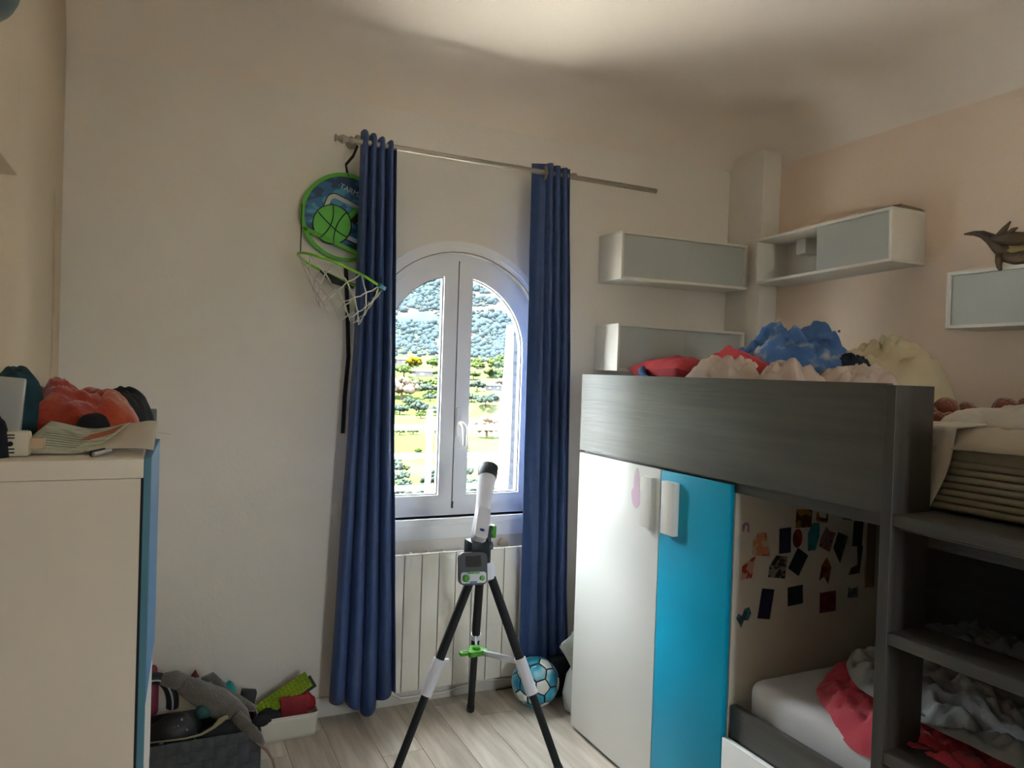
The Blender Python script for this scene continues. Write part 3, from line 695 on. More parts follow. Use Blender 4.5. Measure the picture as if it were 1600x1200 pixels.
# ------------------------------------------------------------------ curtain rod and curtains
RY, RZ = 3.07, 2.432
rod = thing('curtain_rod', 'brushed metal curtain rod above the arched window', 'curtain rod', (1.4, RY, RZ))
MB().tube([(.690, RY, RZ+.001), (2.20, RY, RZ-.003)], .0115, 14).build('pole', M_steel, rod, smooth=40)
MB().lathe([(.0115, 0), (.016, .004), (.016, .012), (.010, .02), (.018, .045), (.010, .062), (.006, .066), (.015, .070), (.015, .076), (.001, .078)], (.690, RY, RZ+.001), (-1, 0, 0), 18).build('finial', M_steel, rod, smooth=40)
MB().tube([(.712, YF, RZ+.03), (.712, RY+.03, RZ+.03), (.712, RY, RZ+.02), (.712, RY, RZ)], .008, 10).build('bracket', M_steel, rod, smooth=40)
MB().lathe([(.026, 0), (.026, .006), (.012, .010)], (.712, YF, RZ+.03), (0, -1, 0), 18).build('wall_plate', M_steel, rod, smooth=40)
MB().tube([(1.74, YF, RZ+.02), (1.74, RY+.03, RZ+.02), (1.74, RY, RZ+.012), (1.74, RY, RZ)], .008, 10).build('bracket', M_steel, rod, smooth=40)

def interp(tab, z):
    for (a, b_), (c, d) in zip(tab, tab[1:]):
        if z <= c: return b_+(d-b_)*(z-a)/(c-a)
    return tab[-1][1]
def curtain(name, label, left, right, bottom, top, folds, amp, seed, flatpart=0.0, ring=None):
    t = thing(name, label, 'curtain', ((left[0][1]+right[0][1])/2, RY, left[0][0]))
    def fn(u, v):
        zb = bottom(u); z = zb+(top(u)-zb)*v
        xl, xr = interp(left, z), interp(right, z)
        s = u
        if s < flatpart: ph = s/flatpart*.35
        else: ph = .35+(s-flatpart)/(1-flatpart)*folds
        am = amp*(1.25-.35*v)
        wob = .12*nz(z*.9, seed, u*2)
        y = RY-.004+am*math.sin(2*PI*(ph+.1*wob))+.006*nz(u*6+seed, z*3, 2)
        x = xl+(xr-xl)*(s+.035*math.sin(2*PI*(ph*1.0)+1.3)*(1-v*.3))
        return (x, y, z)
    o = MB().sheet(fn, 120, 60).build('fabric', M_curt, t, smooth=True, thick=.0022)
    if ring:
        for (x, y) in ring:
            MB().tube([(x+.005*math.cos(a), y+.027*math.cos(a)*.9-.0, RZ-.006+.027*math.sin(a)) for a in [2*PI*k/20 for k in range(21)]], .0055, 8).build('eyelet', M_steel, t, smooth=True)
    return t
curtain('curtain', 'left navy blue curtain drawn aside behind the basketball hoop', [(0.05, .665), (.8, .690), (1.6, .722), (2.5, .724)], [(0.05, .950), (.35, .940), (1.2, .905), (2.5, .872)],
        lambda u: .112-.07*math.exp(-((u-.52)/.2)**2)+.03*max(0, u-.8)*4*.3, lambda u: 2.476-.012*u*3+.008*math.sin(u*25), 4.2, .021, 1)
curtain('curtain', 'right navy blue curtain drawn aside next to the wardrobe', [(0.05, 1.520), (.6, 1.515), (1.6, 1.508), (2.5, 1.502)], [(0.05, 1.800), (.5, 1.770), (1.6, 1.745), (2.5, 1.705)],
        lambda u: .085-.045*u, lambda u: 2.462+.012*math.sin(PI*min(1, u*1.3)), 3.2, .020, 5, flatpart=.42, ring=[(1.572, RY-.012)])

# ------------------------------------------------------------------ basketball hoop
HC = Vector((.690, YF-.024, 2.137))
HM = Matrix.Translation(HC) @ Matrix.Rotation(R(20), 4, 'Y')
M_green = mat('lime_green_plastic', '4fa52a', .45)
M_camo = mat('blue_camouflage_print', '1b4f7c', .5, scale=13, detail=1.2, ramp=('CONSTANT', ((0, '123a63'), (.45, '1f5f8f'), (.56, '3f8db0'))), stretch=(1, 1, 2.0))
hp = thing('basketball_hoop', 'small blue and green basketball hoop hanging beside the left curtain', 'hoop', HC)
RB = .187; ch = -.115
disc = [(RB*.95*math.cos(a), RB*.95*math.sin(a)) for a in [math.asin(ch/(RB*.95))+(PI-2*math.asin(ch/(RB*.95)))*k/48 for k in range(49)]]
bd = MB().prism(disc, -.006, .006, M=HM).build('backboard', M_camo, hp)
ring_o = [(RB*math.cos(2*PI*k/64), RB*math.sin(2*PI*k/64)) for k in range(64)]; ring_i = [(p[0]*.915, p[1]*.915) for p in ring_o]
MB().frame(ring_o, ring_i, -.012, .010).xf(HM).build('backboard_rim', M_green, hp, smooth=35)
MB().box(-.145, .145, -.012, .010, ch-.012, ch+.006, .003).xf(HM).build('backboard_bar', M_green, hp, smooth=40)
def rrect(w, h, r, n=6):
    p = []
    for (cx_, cy_, a0) in ((w/2-r, h/2-r, 0), (-w/2+r, h/2-r, 90), (-w/2+r, -h/2+r, 180), (w/2-r, -h/2+r, 270)):
        p += [(cx_+r*math.cos(R(a0+90*k/n)), cy_+r*math.sin(R(a0+90*k/n))) for k in range(n+1)]
    return p
def sh_(p, dx, dz): return [(a+dx, c+dz) for a, c in p]
MB().frame(sh_(rrect(.205, .155, .032), .004, -.005), sh_(rrect(.170, .120, .018), .004, -.005), -.0085, -.005).xf(HM).build('printed_square', mat('pale_grey_print', 'b4b8b6', .5), bd)
MB().frame(sh_(rrect(.213, .163, .034), .004, -.005), sh_(rrect(.205, .155, .032), .004, -.005), -.0082, -.005).xf(HM).build('square_outline', M_blackm, bd)
M_lime = mat('bright_green_print', '52b13a', .5, '5cbb44', 20, 2)
MB().prism(sh_(oval(.155, .160, 32), -.040, -.052), -.0105, -.006, M=HM).build('printed_ball', M_lime, bd)
MB().prism(sh_(oval(.164, .169, 32), -.039, -.052), -.0095, -.006, M=HM).build('ball_outline', M_blackm, bd)
for (dx, k) in ((-.03, .5), (.03, -.4)):
    MB().tube([(-.035+dx+k*.04*(1-(2*q-1)**2)-.0, -.011, -.125+.145*q) for q in [i_/10 for i_ in range(11)]], .0022, 6).xf(HM).build('ball_seam', M_blackm, bd)
MB().tube([(-.112+.15*q, -.011, -.030-.045*math.sin(PI*.5*q)) for q in [i_/10 for i_ in range(11)]], .0022, 6).xf(HM).build('ball_seam', M_blackm, bd)
for k, (x0_, w_, ma) in enumerate(((.0, .016, M_lime), (.022, .022, MATS['pale_grey_print'] if 0 else M_blackm), (.05, .02, M_lime))):
    MB().prism([(x0_, .0), (x0_+w_, -.012), (x0_+w_+.035, .052), (x0_+.02, .058)], -.0093, -.006, M=HM).build('speed_stripe', ma, bd)
cu = bpy.data.curves.new('lettering', 'FONT'); cu.body = 'TARMAK'; cu.size = .031; cu.align_x = 'CENTER'; cu.extrude = .0006
tmp = bpy.data.objects.new('tmp', cu); COL.objects.link(tmp)
bpy.context.view_layer.update()
me = bpy.data.meshes.new_from_object(tmp.evaluated_get(bpy.context.evaluated_depsgraph_get())); bpy.data.objects.remove(tmp)
me.transform(HM @ Matrix.Translation((-.008, -.0075, .105)) @ Matrix.Rotation(R(90), 4, 'X'))
me.materials.append(mat('white_print', 'c9cfd0', .5)) if not me.materials else None
o = bpy.data.objects.new('lettering', me); COL.objects.link(o); o.parent = hp; o.matrix_parent_inverse = hp.matrix_basis.inverted()
if o.data.materials: o.data.materials[0] = mat('white_print', 'c9cfd0', .5)
# rim stands out from the board
RC = Vector((.042, -.165, -.255)); RRr = .178
RM = HM @ Matrix.Translation(RC) @ Matrix.Rotation(R(0), 4, 'X')
rimv = [RM @ Vector((RRr*math.cos(2*PI*k/48), RRr*math.sin(2*PI*k/48)*.82, 0)) for k in range(49)]
M_rimg = mat('yellow_green_plastic', '7cc22e', .4)
MB().tube(rimv, .0055, 8, cap=False).build('rim', M_rimg, hp, smooth=True)
for sx_ in (-1, 1):
    MB().tube([HM @ Vector((sx_*.182, -.01, -.03)), RM @ Vector((sx_*RRr*.97, -.02, 0))], .0025, 6).build('support_cord', M_blackm, hp)
MB().tube([RM @ Vector((-.06, .12, -.004)), RM @ Vector((.0, .10, -.022)), RM @ Vector((.09, .10, -.018))], [.006, .016, .006], 8, flat=.5).build('hinge', M_black, hp, smooth=True)
MB().box(-.022, .022, -.010, .010, -.008, .008, .002).xf(RM @ Matrix.Translation((.155, -.085, 0)) @ Matrix.Rotation(R(40), 4, 'Z')).build('rim_clip', mat('teal_clip', '2b6f86', .5), hp, smooth=40)
NN = 10
def netpt(k, lev):
    a = 2*PI*(k+.5*(lev % 2))/NN; r = RRr*(1-.135*lev+.010*lev*lev)
    p = RM @ Vector((r*math.cos(a), r*math.sin(a)*.82, 0)); q = RC*0
    drop = (0, .05, .095, .135, .17)[lev]
    return Vector((p.x*(1-.06*lev)+(HM @ RC).x*.06*lev, p.y, p.z-drop+.5*.06*lev*((HM @ RC).z-p.z)+.008*nz(k*1.7, lev*2.1, 5)))
nb = MB()
for lev in range(4):
    for k in range(NN):
        a = netpt(k, lev)
        for kk in ((k, k-1) if lev % 2 == 0 else (k, k+1)):
            c = netpt(kk, lev+1); mid = (a+c)/2+Vector((0, 0, -.006))
            nb.tube([a, mid, c], .0030, 5, cap=False)
nb.build('net', mat('white_cord', 'c9c6bd', .8), hp, smooth=True)
MB().tube([(.712, RY+.02, RZ-.01), (.700, RY+.04, RZ-.05), (.685, YF-.03, 2.36), (.695, YF-.03, 2.31)], .008, 8, flat=.4).build('hanging_strap', M_blackm, hp, smooth=True)
MB().tube([(.70, YF-.02, 1.93), (.712, YF-.022, 1.75), (.722, YF-.022, 1.55), (.712, YF-.022, 1.38), (.708, YF-.022, 1.22)], .009, 8, flat=.3).build('hanging_strap', M_blackm, hp, smooth=True)

# ------------------------------------------------------------------ radiator
ra = thing('radiator', 'cream finned radiator on the wall below the window', 'radiator', (1.24, 3.16, .085))
sec = MB().box(-.0385, .0385, -.004, .006, 0, .60, .004)
sec.box(-.004, .004, .006, .06, .01, .59).box(-.036, .036, .045, .055, .02, .58, .003)
sec.box(-.0385, .0385, -.004, .012, .598, .606, .002).box(-.034, .034, .022, .030, .592, .602).box(-.004, .004, .006, .055, .59, .603)
s0 = None
for k in range(10):
    x = .862+.080*k
    if s0 is None:
        s0 = sec.build('section', M_cream, None, smooth=40); o = s0
    else:
        o = bpy.data.objects.new('section', s0.data); COL.objects.link(o)
    o.parent = ra; o.matrix_parent_inverse = ra.matrix_basis.inverted(); o.location = (x, 3.128, .085)
MB().tube([(.83, 3.16, .15), (1.61, 3.16, .15)], .016, 10).build('manifold', M_cream, ra, smooth=True)
MB().tube([(.83, 3.16, .63), (1.61, 3.16, .63)], .016, 10).build('manifold', M_cream, ra, smooth=True)
for x in (.95, 1.5): MB().box(x-.01, x+.01, 3.17, YF-.001, .60, .63).build('wall_bracket', M_cream, ra)
MB().tube([(1.64, 3.17, .10), (1.63, 3.18, .07), (1.55, 3.185, .045), (1.40, 3.180, .06), (1.2, 3.185, .03), (1.0, 3.18, .035), (.93, 3.18, .08)], .006, 8).build('cable', M_cream, ra, smooth=True)
b = mound(1.475, 3.172, .692, .026, .018, .034, 3, fold=.1, p=2.2, nr=10, na=24)
tag(b.build('pebble', mat('beige_stone', 'b8ad97', .8, 'a3967f', 30, 3), smooth=True), 'small beige pebble on top of the radiator', 'stone')

# ------------------------------------------------------------------ telescope on a tripod
M_tw = mat('telescope_white_plastic', 'd9d9e2', .35, 'dedee6', 8, 2)
M_tg = mat('telescope_dark_grey', '2c3336', .5)
M_bt = mat('button_green', '4f9e2a', .4)
ts = thing('telescope', 'white toy telescope with dark cap on black tripod legs in front of the window', 'telescope', (1.157, 2.685, 0))
TB, TT = Vector((1.104, 2.60, .865)), Vector((1.224, 2.80, 1.112)); ax = (TT-TB).normalized(); Lt = (TT-TB).length
MB().lathe([(.026, -.005), (.029, .0), (.030, .04), (.028, .12), (.029, .17), (.033, .22), (.037, Lt-.062), (.038, Lt-.055)], TB, ax, 28).build('tube', M_tw, ts, smooth=40)
MB().lathe([(.0385, Lt-.055), (.0395, Lt-.05), (.0415, Lt-.004), (.040, Lt), (.034, Lt), (.033, Lt-.03), (.001, Lt-.031)], TB, ax, 28).build('lens_cap', M_tg, ts, smooth=40)
# viewing grip: rounded housing on the camera side of the tube
vx = ax.cross(Vector((1, 0, 0))).normalized()
if vx.y > 0: vx = -vx
sxv = ax.cross(vx).normalized()
GM = Matrix((sxv, ax, vx)).transposed().to_4x4(); GM.translation = TB+vx*.018
MB().prism(rrect(.050, .135, .014), -.02, .020, 'XY', M=GM @ Matrix.Translation((0, .055, 0))).build('eyepiece_housing', M_tw, ts, smooth=40)
for dy in (.085, .040):
    MB().frame(rrect(.036, .040, .005), rrect(.031, .035, .004), 0, .002).xf(GM @ Matrix.Translation((0, dy, .0195)) @ Matrix.Rotation(R(90), 4, 'X') @ Matrix.Scale(-1, 4, (0, 1, 0))).build('panel_line', M_gask, ts)
MB().prism(oval(.020, .011), .020, .0212, 'XY', M=GM @ Matrix.Translation((0, .022, 0))).build('logo', mat('logo_blue', '2b3f8c', .4), ts)
# yoke and mount
MB().box(1.070, 1.150, 2.585, 2.665, .795, .860, .012).build('yoke', M_black, ts, smooth=40)
MB().box(1.142, 1.160, 2.60, 2.68, .77, .915, .006).build('yoke_arm', M_tg, ts, smooth=40)
MB().lathe([(.012, 0), (.018, .003), (.018, .022), (.012, .026)], (1.160, 2.63, .885), (1, 0, 0), 18).build('knob', M_bt, ts, smooth=40)
MB().box(1.168, 1.186, 2.612, 2.648, .862, .912, .006).build('knob_grip', M_bt, ts, smooth=40)
MB().lathe([(.055, .690), (.070, .700), (.064, .735), (.045, .765), (.036, .800)], (1.150, 2.690, 0), (0, 0, 1), 28).build('mount', M_tw, ts, smooth=40)
MB().lathe([(.010, 0), (.016, .002), (.016, .018), (.01, .02)], (1.150, 2.615, .835), (1, 0, 0), 14).build('steel_pivot', mat('pivot_blue_grey', '53626f', .4), ts, smooth=40)
SM = Matrix.Translation((1.068, 2.560, .768)) @ Matrix.Rotation(R(-10), 4, 'Z') @ Matrix.Rotation(R(-12), 4, 'X')
scr = MB().prism(rrect(.106, .118, .02), -.016, .016, M=SM).build('screen_unit', M_black, ts, smooth=40)
MB().prism(sh_(rrect(.058, .040, .003), 0, .026), -.0175, -.015, M=SM).build('screen', mat('dark_screen', '23201e', .6), scr)
MB().prism(sh_(rrect(.096, .040, .010), 0, -.032), -.019, -.015, M=SM).build('control_panel', mat('light_grey_plastic', 'cfd3d6', .4), scr, smooth=40)
MB().lathe([(.013, 0), (.013, .006), (.010, .008)], SM @ Vector((-.030, -.019, -.034)), SM.to_3x3() @ Vector((0, -1, 0)), 18).build('button', M_bt, scr, smooth=40)
MB().lathe([(.009, 0), (.009, .006), (.007, .008)], SM @ Vector((.032, -.019, -.034)), SM.to_3x3() @ Vector((0, -1, 0)), 18).build('button', M_bt, scr, smooth=40)
MB().box(-.022, .022, -.022, -.018, -.0185, -.010, .001).xf(SM).build('button', M_bt, scr)
MB().box(-.012, .012, -.022, -.018, -.053, -.045, .001).xf(SM).build('button', mat('button_blue', '2b6fae', .4), scr)
# legs
cx, cy = 1.157, 2.685
feet = [Vector((1.274, 3.025, 0)), Vector((.803, 2.616, 0)), Vector((1.393, 2.413, 0))]
hub = Vector((1.150, 2.69, .400))
for k, F in enumerate(feet):
    d = (F-Vector((cx, cy, 0))); d.z = 0; d.normalize()
    T = Vector((cx, cy, .70))+d*.045; V = F-T
    tz = lambda t: T+V*t
    lg = MB().tube([tz(0), tz(.5)], .0175, 16).build('leg', M_blackm, ts, smooth=40)
    MB().tube([tz(.5), tz(.965)], .0150, 16).build('lower_tube', M_blackm, lg, smooth=40)
    MB().tube([tz(.955), tz(1.0)-V.normalized()*.008], [.017, .018], 16).build('rubber_foot', M_black, lg, smooth=40)
    a, c = ((.42, .60) if k else (.415, .445))
    MB().tube([tz(a), tz(c)], .0225 if k else .021, 18).build('collar', M_tw, lg, smooth=40)
    p = tz(a+.015); q = (hub-p); q.z = 0; q.normalize()
    MB().tube([p, p+q*.045+Vector((0, 0, -.004))], [.013, .009], 10, flat=.6).build('collar_lug', M_tw, lg, smooth=True)
    if k != 1:
        MB().tube([p+q*.03, hub-q*.02], .012, 10, flat=.45).build('spreader_arm', mat('grey_plastic', 'b9bdc0', .4), ts, smooth=True)
pts = []
for k in range(36):
    a = 2*PI*k/36; r = .030+.016*max(0, math.cos(3*(a-R(95))))
    pts.append((hub.x+r*math.cos(a), hub.y+r*math.sin(a)))
MB().prism(pts, hub.z-.010, hub.z+.010, 'XY').build('spreader_hub', M_bt, ts, smooth=40)
MB().lathe([(.016, 0), (.016, .008), (.012, .012)], (hub.x, hub.y, hub.z+.010), (0, 0, 1), 18).build('hub_knob', M_bt, ts, smooth=40)
MB().frame([(-.030, -.012), (.02, -.012), (.02, .012), (-.030, .012)], [(-.022, -.006), (.012, -.006), (.012, .006), (-.022, .006)], -.006, .006).xf(Matrix.Translation(hub+Vector((-.040, -.004, 0))) @ Matrix.Rotation(R(90), 4, 'X')).build('empty_clip', M_bt, ts)

# ------------------------------------------------------------------ football
BC = Vector((1.566, 2.972, .1095)); BR = .108
fb = thing('football', 'white and teal football with black seams on the floor by the right curtain', 'ball', (BC.x, BC.y, 0))
bm = bmesh.new(); bmesh.ops.create_icosphere(bm, subdivisions=4, radius=BR*.985)
bm.verts.index_update(); MB().add([(v.co+BC)[:] for v in bm.verts], [[v.index for v in f.verts] for f in bm.faces]).build('bladder', M_blackm, fb, smooth=True); bm.free()
bm = bmesh.new(); bmesh.ops.create_icosphere(bm, subdivisions=1, radius=1)
rotb = Matrix.Rotation(R(38), 3, 'Z') @ Matrix.Rotation(R(28), 3, 'X')
iv = [rotb @ v.co.normalized() for v in bm.verts]; ief = [[v.index for v in f.verts] for f in bm.faces]; iee = [[v.index for v in e.verts] for e in bm.edges]; bm.free()
M_bw = mat('ball_white', 'e2e2dc', .35, 'dcdcd6', 20, 2)
M_btl = mat('ball_teal', '1f8fae', .35, scale=14, detail=1, ramp=('LINEAR', ((.3, '147a9c'), (.5, '3aa5bf'), (.7, 'cfdfe0'))))
tri = {}
def third(i, j): return (iv[i]*2+iv[j]).normalized() if True else None
def panel(poly, ma):
    c = sum(poly, Vector())/len(poly)
    inn = [(c+(p-c)*.90) for p in poly]; b = MB(); n = len(inn); RN = 4
    rings = []
    for q in range(RN+1):
        t = 1-q/RN; ring = []
        for k in range(n):
            for s_ in range(3):
                p = inn[k].lerp(inn[(k+1) % n], s_/3); v = (c+(p-c)*max(t, .001)).normalized()
                ring.append((BC+v*BR*(1.0 if q else .99))[:])
        if q == 0: rings.append([(BC+(Vector(p)-BC).normalized()*BR*.975)[:] for p in ring]); 
        rings.append(ring)
    b.rings(rings, True, False); b.build('panel', ma, fb, smooth=True)
nb_ = {}
for a, c in iee: nb_.setdefault(a, []).append(c); nb_.setdefault(c, []).append(a)
for i_, p in enumerate(iv):
    if len(nb_.get(i_, [])) == 0: continue
    ed = nb_[i_]; t1 = (iv[ed[0]]-p*iv[ed[0]].dot(p)).normalized(); t2 = p.cross(t1)
    ed = sorted(ed, key=lambda j: math.atan2((iv[j]).dot(t2), (iv[j]).dot(t1)))
    panel([(p*2+iv[j])/3 for j in ed], M_bw)
for f in ief:
    a, c, d = f
    panel([(iv[a]*2+iv[c])/3, (iv[c]*2+iv[a])/3, (iv[c]*2+iv[d])/3, (iv[d]*2+iv[c])/3, (iv[d]*2+iv[a])/3, (iv[a]*2+iv[d])/3], M_btl)

# bags beside the wardrobe
M_gcl = mat('light_grey_linen', 'a3a79f', .9, 'adb1a9', 10, 3, bump=.4, bscale=30)
tag(pillow(.15, .11, .045, 6).xf(Matrix.Translation((1.775, 2.845, .300)) @ Matrix.Rotation(R(10), 4, 'Z') @ Matrix.Rotation(R(90), 4, 'X') @ Matrix.Rotation(R(30), 4, 'Z')).build('grey_cushion', M_gcl, smooth=True), 'light grey cushion wedged upright between curtain and wardrobe', 'cushion')
b = MB().lathe([(.05, 0), (.075, .01), (.082, .08), (.07, .16), (.045, .21), (.02, .225)], (1.735, 2.845, .002), (0, 0, 1), 40)
b.v = [(x+.010*nz(x*22, y*22, z*14), y+.010*nz(x*22, y*22, z*14+9), z) for x, y, z in b.v]
tag(b.build('plastic_bag', mat('white_bag_plastic', 'c9cbca', .5, bump=.6, bscale=25), smooth=True), 'white crumpled bag on the floor beside the wardrobe', 'bag')
b = MB().box(1.655, 1.86, 2.985, 3.055, .0, .20, .03)
b.v = [(x+.012*nz(x*14, y*14, z*14), y+.01*nz(x*14, y*14, z*14+5), max(0, z+.01*nz(x*9, y*9, 2)*(z > .1))) for x, y, z in b.v]
tag(b.build('dark_bag', mat('dark_navy_nylon', '141a26', .45), smooth=True, subsurf=1), 'dark navy nylon bag on the floor behind the football', 'bag')

# ------------------------------------------------------------------ floor toys: basket and plastic bin
bk = thing('woven_basket', 'dark grey woven strap basket full of toys on the floor', 'basket', (.17, 2.97, 0))
M_strap = mat('charcoal_strap', '43464a', .75, '4d5054', 30, 3, bump=.2, bscale=120)
bx0, bx1, by0, by1, bz = -.035, .365, 2.842, 3.10, .160
MB().box(bx0, bx1, by0, by1, .002, .012).build('base', M_strap, bk)
MB().frame([(bx0+.004, .006), (bx1-.004, .006), (bx1-.004, bz-.004), (bx0+.004, bz-.004)], [(bx0+.01, .008), (bx1-.01, .008), (bx1-.01, bz-.01), (bx0+.01, bz-.01)], by0+.006, by0+.009)
for (xa, xb, ya, yb) in ((bx0, bx1, by0+.006, by0+.008), (bx0, bx1, by1-.008, by1-.006), (bx0+.006, bx0+.008, by0, by1), (bx1-.008, bx1-.006, by0, by1)):
    MB().box(xa, xb, ya, yb, .006, bz-.006).build('lining', M_strap, bk)
ns, nh = 10, 4; sw = (bx1-bx0)/ns; hh = bz/nh
for k in range(ns):
    xa = bx0+k*sw
    for (yy, sg) in ((by0, 1), (by1, -1)):
        MB().sheet(lambda u, v, xa=xa, yy=yy, sg=sg, k=k: (xa+.0015+u*(sw-.003), yy+sg*(.003+.0035*math.sin(PI*(v*nh+k))), v*bz), 1, 24).build('strap', M_strap, bk, thick=.0015)
for j in range(nh):
    za = j*hh
    for (yy, sg) in ((by0, 1), (by1, -1)):
        MB().sheet(lambda u, v, za=za, yy=yy, sg=sg, j=j: (bx0+u*(bx1-bx0), yy+sg*(.003-.0035*math.sin(PI*(u*ns+j))), za+.0015+v*(hh-.003)), 80, 1).build('strap', M_strap, bk, thick=.0015)
    MB().box(bx1-.004, bx1, by0, by1, za+.0015, za+hh-.0015, .001).build('strap', M_strap, bk)
    MB().box(bx0, bx0+.004, by0, by1, za+.0015, za+hh-.0015, .001).build('strap', M_strap, bk)
# toys in the basket
M_rat = mat('grey_plush', '5d5750', 1.0, '6b645c', 25, 3, bump=.6, bscale=120, sheen=.4)
M_pinkp = mat('pale_pink_felt', '94786c', .95)
rat = thing('plush_rat', 'grey plush rat with long tail lying across the woven basket', 'toy', (.2, 2.95, .17))
MB().tube([(.075, 2.97, .325), (.10, 2.96, .318), (.15, 2.955, .285), (.21, 2.95, .245), (.26, 2.94, .205), (.30, 2.925, .175), (.33, 2.90, .150)], [.012, .034, .042, .052, .050, .038, .012], 18).build('body', M_rat, rat, smooth=True)
MB().tube([(.105, 2.96, .322), (.07, 2.97, .338), (.04, 2.975, .338), (.02, 2.975, .33)], [.03, .032, .026, .008], 14).build('head', M_rat, rat, smooth=True)
MB().tube([(.17, 2.985, .31), (.20, 3.0, .318), (.235, 2.99, .285), (.245, 2.98, .26)], [.016, .017, .014, .010], 12).build('arm', M_rat, rat, smooth=True)
MB().tube([(.24, 2.975, .26), (.29, 2.97, .225), (.335, 2.965, .195), (.36, 2.96, .185)], [.022, .022, .017, .010], 12).build('hind_leg', M_rat, rat, smooth=True)
MB().tube([(.28, 2.90, .195), (.32, 2.865, .165), (.355, 2.835, .13), (.372, 2.83, .11)], [.026, .024, .018, .008], 12).build('hind_leg', M_rat, rat, smooth=True)
MB().tube([(.35, 2.832, .12), (.385, 2.825, .085), (.405, 2.82, .05), (.412, 2.818, .022), (.415, 2.815, .012)], [.008, .006, .005, .0045, .003], 8).build('tail', M_pinkp, rat, smooth=True)
MB().tube([(.13, 2.975, .325), (.145, 2.985, .345), (.15, 2.98, .330)], [.012, .013, .006], 10).build('ear', mat('dark_red_felt', '54201c', .95), rat, smooth=True)
def lump(name, label, c, r, ma, seed, cat='toy', grp='toys in the woven basket', k=.22):
    bm = bmesh.new(); bmesh.ops.create_icosphere(bm, subdivisions=3, radius=1)
    for q in bm.verts: q.co = Vector(c)+Vector((q.co.x*r[0], q.co.y*r[1], q.co.z*r[2]))*(1+k*noise.noise(q.co*2.6+Vector((seed, seed*2, 0))))
    bm.verts.index_update(); b = MB().add([q.co[:] for q in bm.verts], [[q.index for q in f.verts] for f in bm.faces]); bm.free()
    return tag(b.build(name, ma, smooth=True), label, cat, grp)
lump('black_plush', 'black fuzzy toy with glittering specks at the left of the basket', (.075, 2.905, .155), (.095, .05, .085), mat('black_glitter_plush', '0e0f12', .5, scale=60, detail=1, ramp=('CONSTANT', ((0, '0e0f12'), (.70, '7a7c80')))), 2)
lump('dark_toy', 'black toy in the right half of the basket under the plush rat', (.235, 2.885, .14), (.085, .034, .05), M_blackm, 5)
lump('teal_toy', 'dark teal toy below the plush rat in the basket', (.168, 2.915, .225), (.028, .02, .026), mat('dark_teal_toy', '154a46', .6), 7)
t = thing('toy_headphones', 'dark headphone shaped toy arch with white trim behind the basket edge', 'toy', (.03, 2.96, .17), 'toys in the woven basket')
arcp = [(.005+.062*math.cos(a), 2.985, .245+.10*math.sin(a)) for a in [R(-10+190*k/20) for k in range(21)]]
MB().tube(arcp, .022, 10).build('arch', mat('navy_plastic', '131c24', .5), t, smooth=True)
MB().tube([(p[0], p[1]-.021, p[2]) for p in arcp], .003, 8).build('white_trim', mat('white_trim_plastic', 'b9bcbc', .5), t, smooth=True)
t = thing('pink_toy', 'pink plastic toy tube at the far left of the basket', 'toy', (.0, 3.03, .16), 'toys in the woven basket')
MB().lathe([(.018, .0), (.022, .01), (.022, .10), (.018, .11), (.016, .17), (.010, .18)], (-.002, 3.045, .19), (.0, 0, 1), 18).build('bottle', mat('pink_plastic', '8c3446', .5), t, smooth=40)
t = thing('teal_cloth', 'turquoise cloth behind the plush rat', 'cloth', (.24, 3.05, .2))
mound(.255, 3.055, .165, .05, .03, .105, 9, fold=.4).build('cloth', mat('turquoise_cloth', '1f8f8a', .8, '2aa39c', 10, 2), t, smooth=True)
t = thing('black_box', 'small black box at the right back corner of the basket', 'box', (.335, 3.06, .12))
MB().box(-.028, .028, -.02, .02, -.04, .045, .004).xf(Matrix.Translation((.335, 3.062, .175)) @ Matrix.Rotation(R(12), 4, 'Y')).build('case', M_black, t, smooth=40)
MB().tube([(-.02, 2.86, .172), (.05, 2.853, .168), (.11, 2.850, .166), (.16, 2.848, .172), (.20, 2.852, .188), (.225, 2.87, .205), (.25, 2.885, .212)], [.004, .004, .0045, .005, .007, .011, .006], 10)
tag(MB().tube([(-.02, 2.858, .170), (.05, 2.853, .168), (.11, 2.850, .167), (.16, 2.848, .174), (.20, 2.852, .190), (.225, 2.862, .207), (.25, 2.87, .214)], [.003, .003, .0035, .0045, .006, .011, .006], 10).build('pale_strap', mat('pale_cord', '8b8264', .8), smooth=True), 'pale yellowish strap curving along the basket front edge', 'strap', 'toys in the woven basket')
lump('dark_foot_toy', 'dark grey toy foot sticking out over the right rim of the basket', (.368, 2.862, .182), (.034, .018, .020), mat('dark_grey_felt', '26262b', .95), 13)

bn = thing('plastic_bin', 'low white plastic storage bin on the floor left of the curtain', 'storage bin', (.49, 3.115, 0))
M_bin = mat('white_bin_plastic', 'd4cfc2', .4)
def bwall(u, v):
    p = rrect(1, 1, .12, 5); n = len(p); q = p[int(round(u*n)) % n]
    s_ = 1-.05*(1-v)
    return (.493+q[0]*.240*s_, 3.118+q[1]*.140*s_, v*.092)
MB().sheet(bwall, 24, 6).build('wall', M_bin, bn, smooth=50, thick=.003)
MB().prism(sh_([(a*.224, c*.130) for a, c in rrect(1, 1, .12, 5)], .493, 3.118), .001, .005, 'XY').build('base', M_bin, bn)
MB().tube([bwall(k/24, 1) for k in range(25)], .0035, 8, cap=False).build('rim', M_bin, bn, smooth=True)
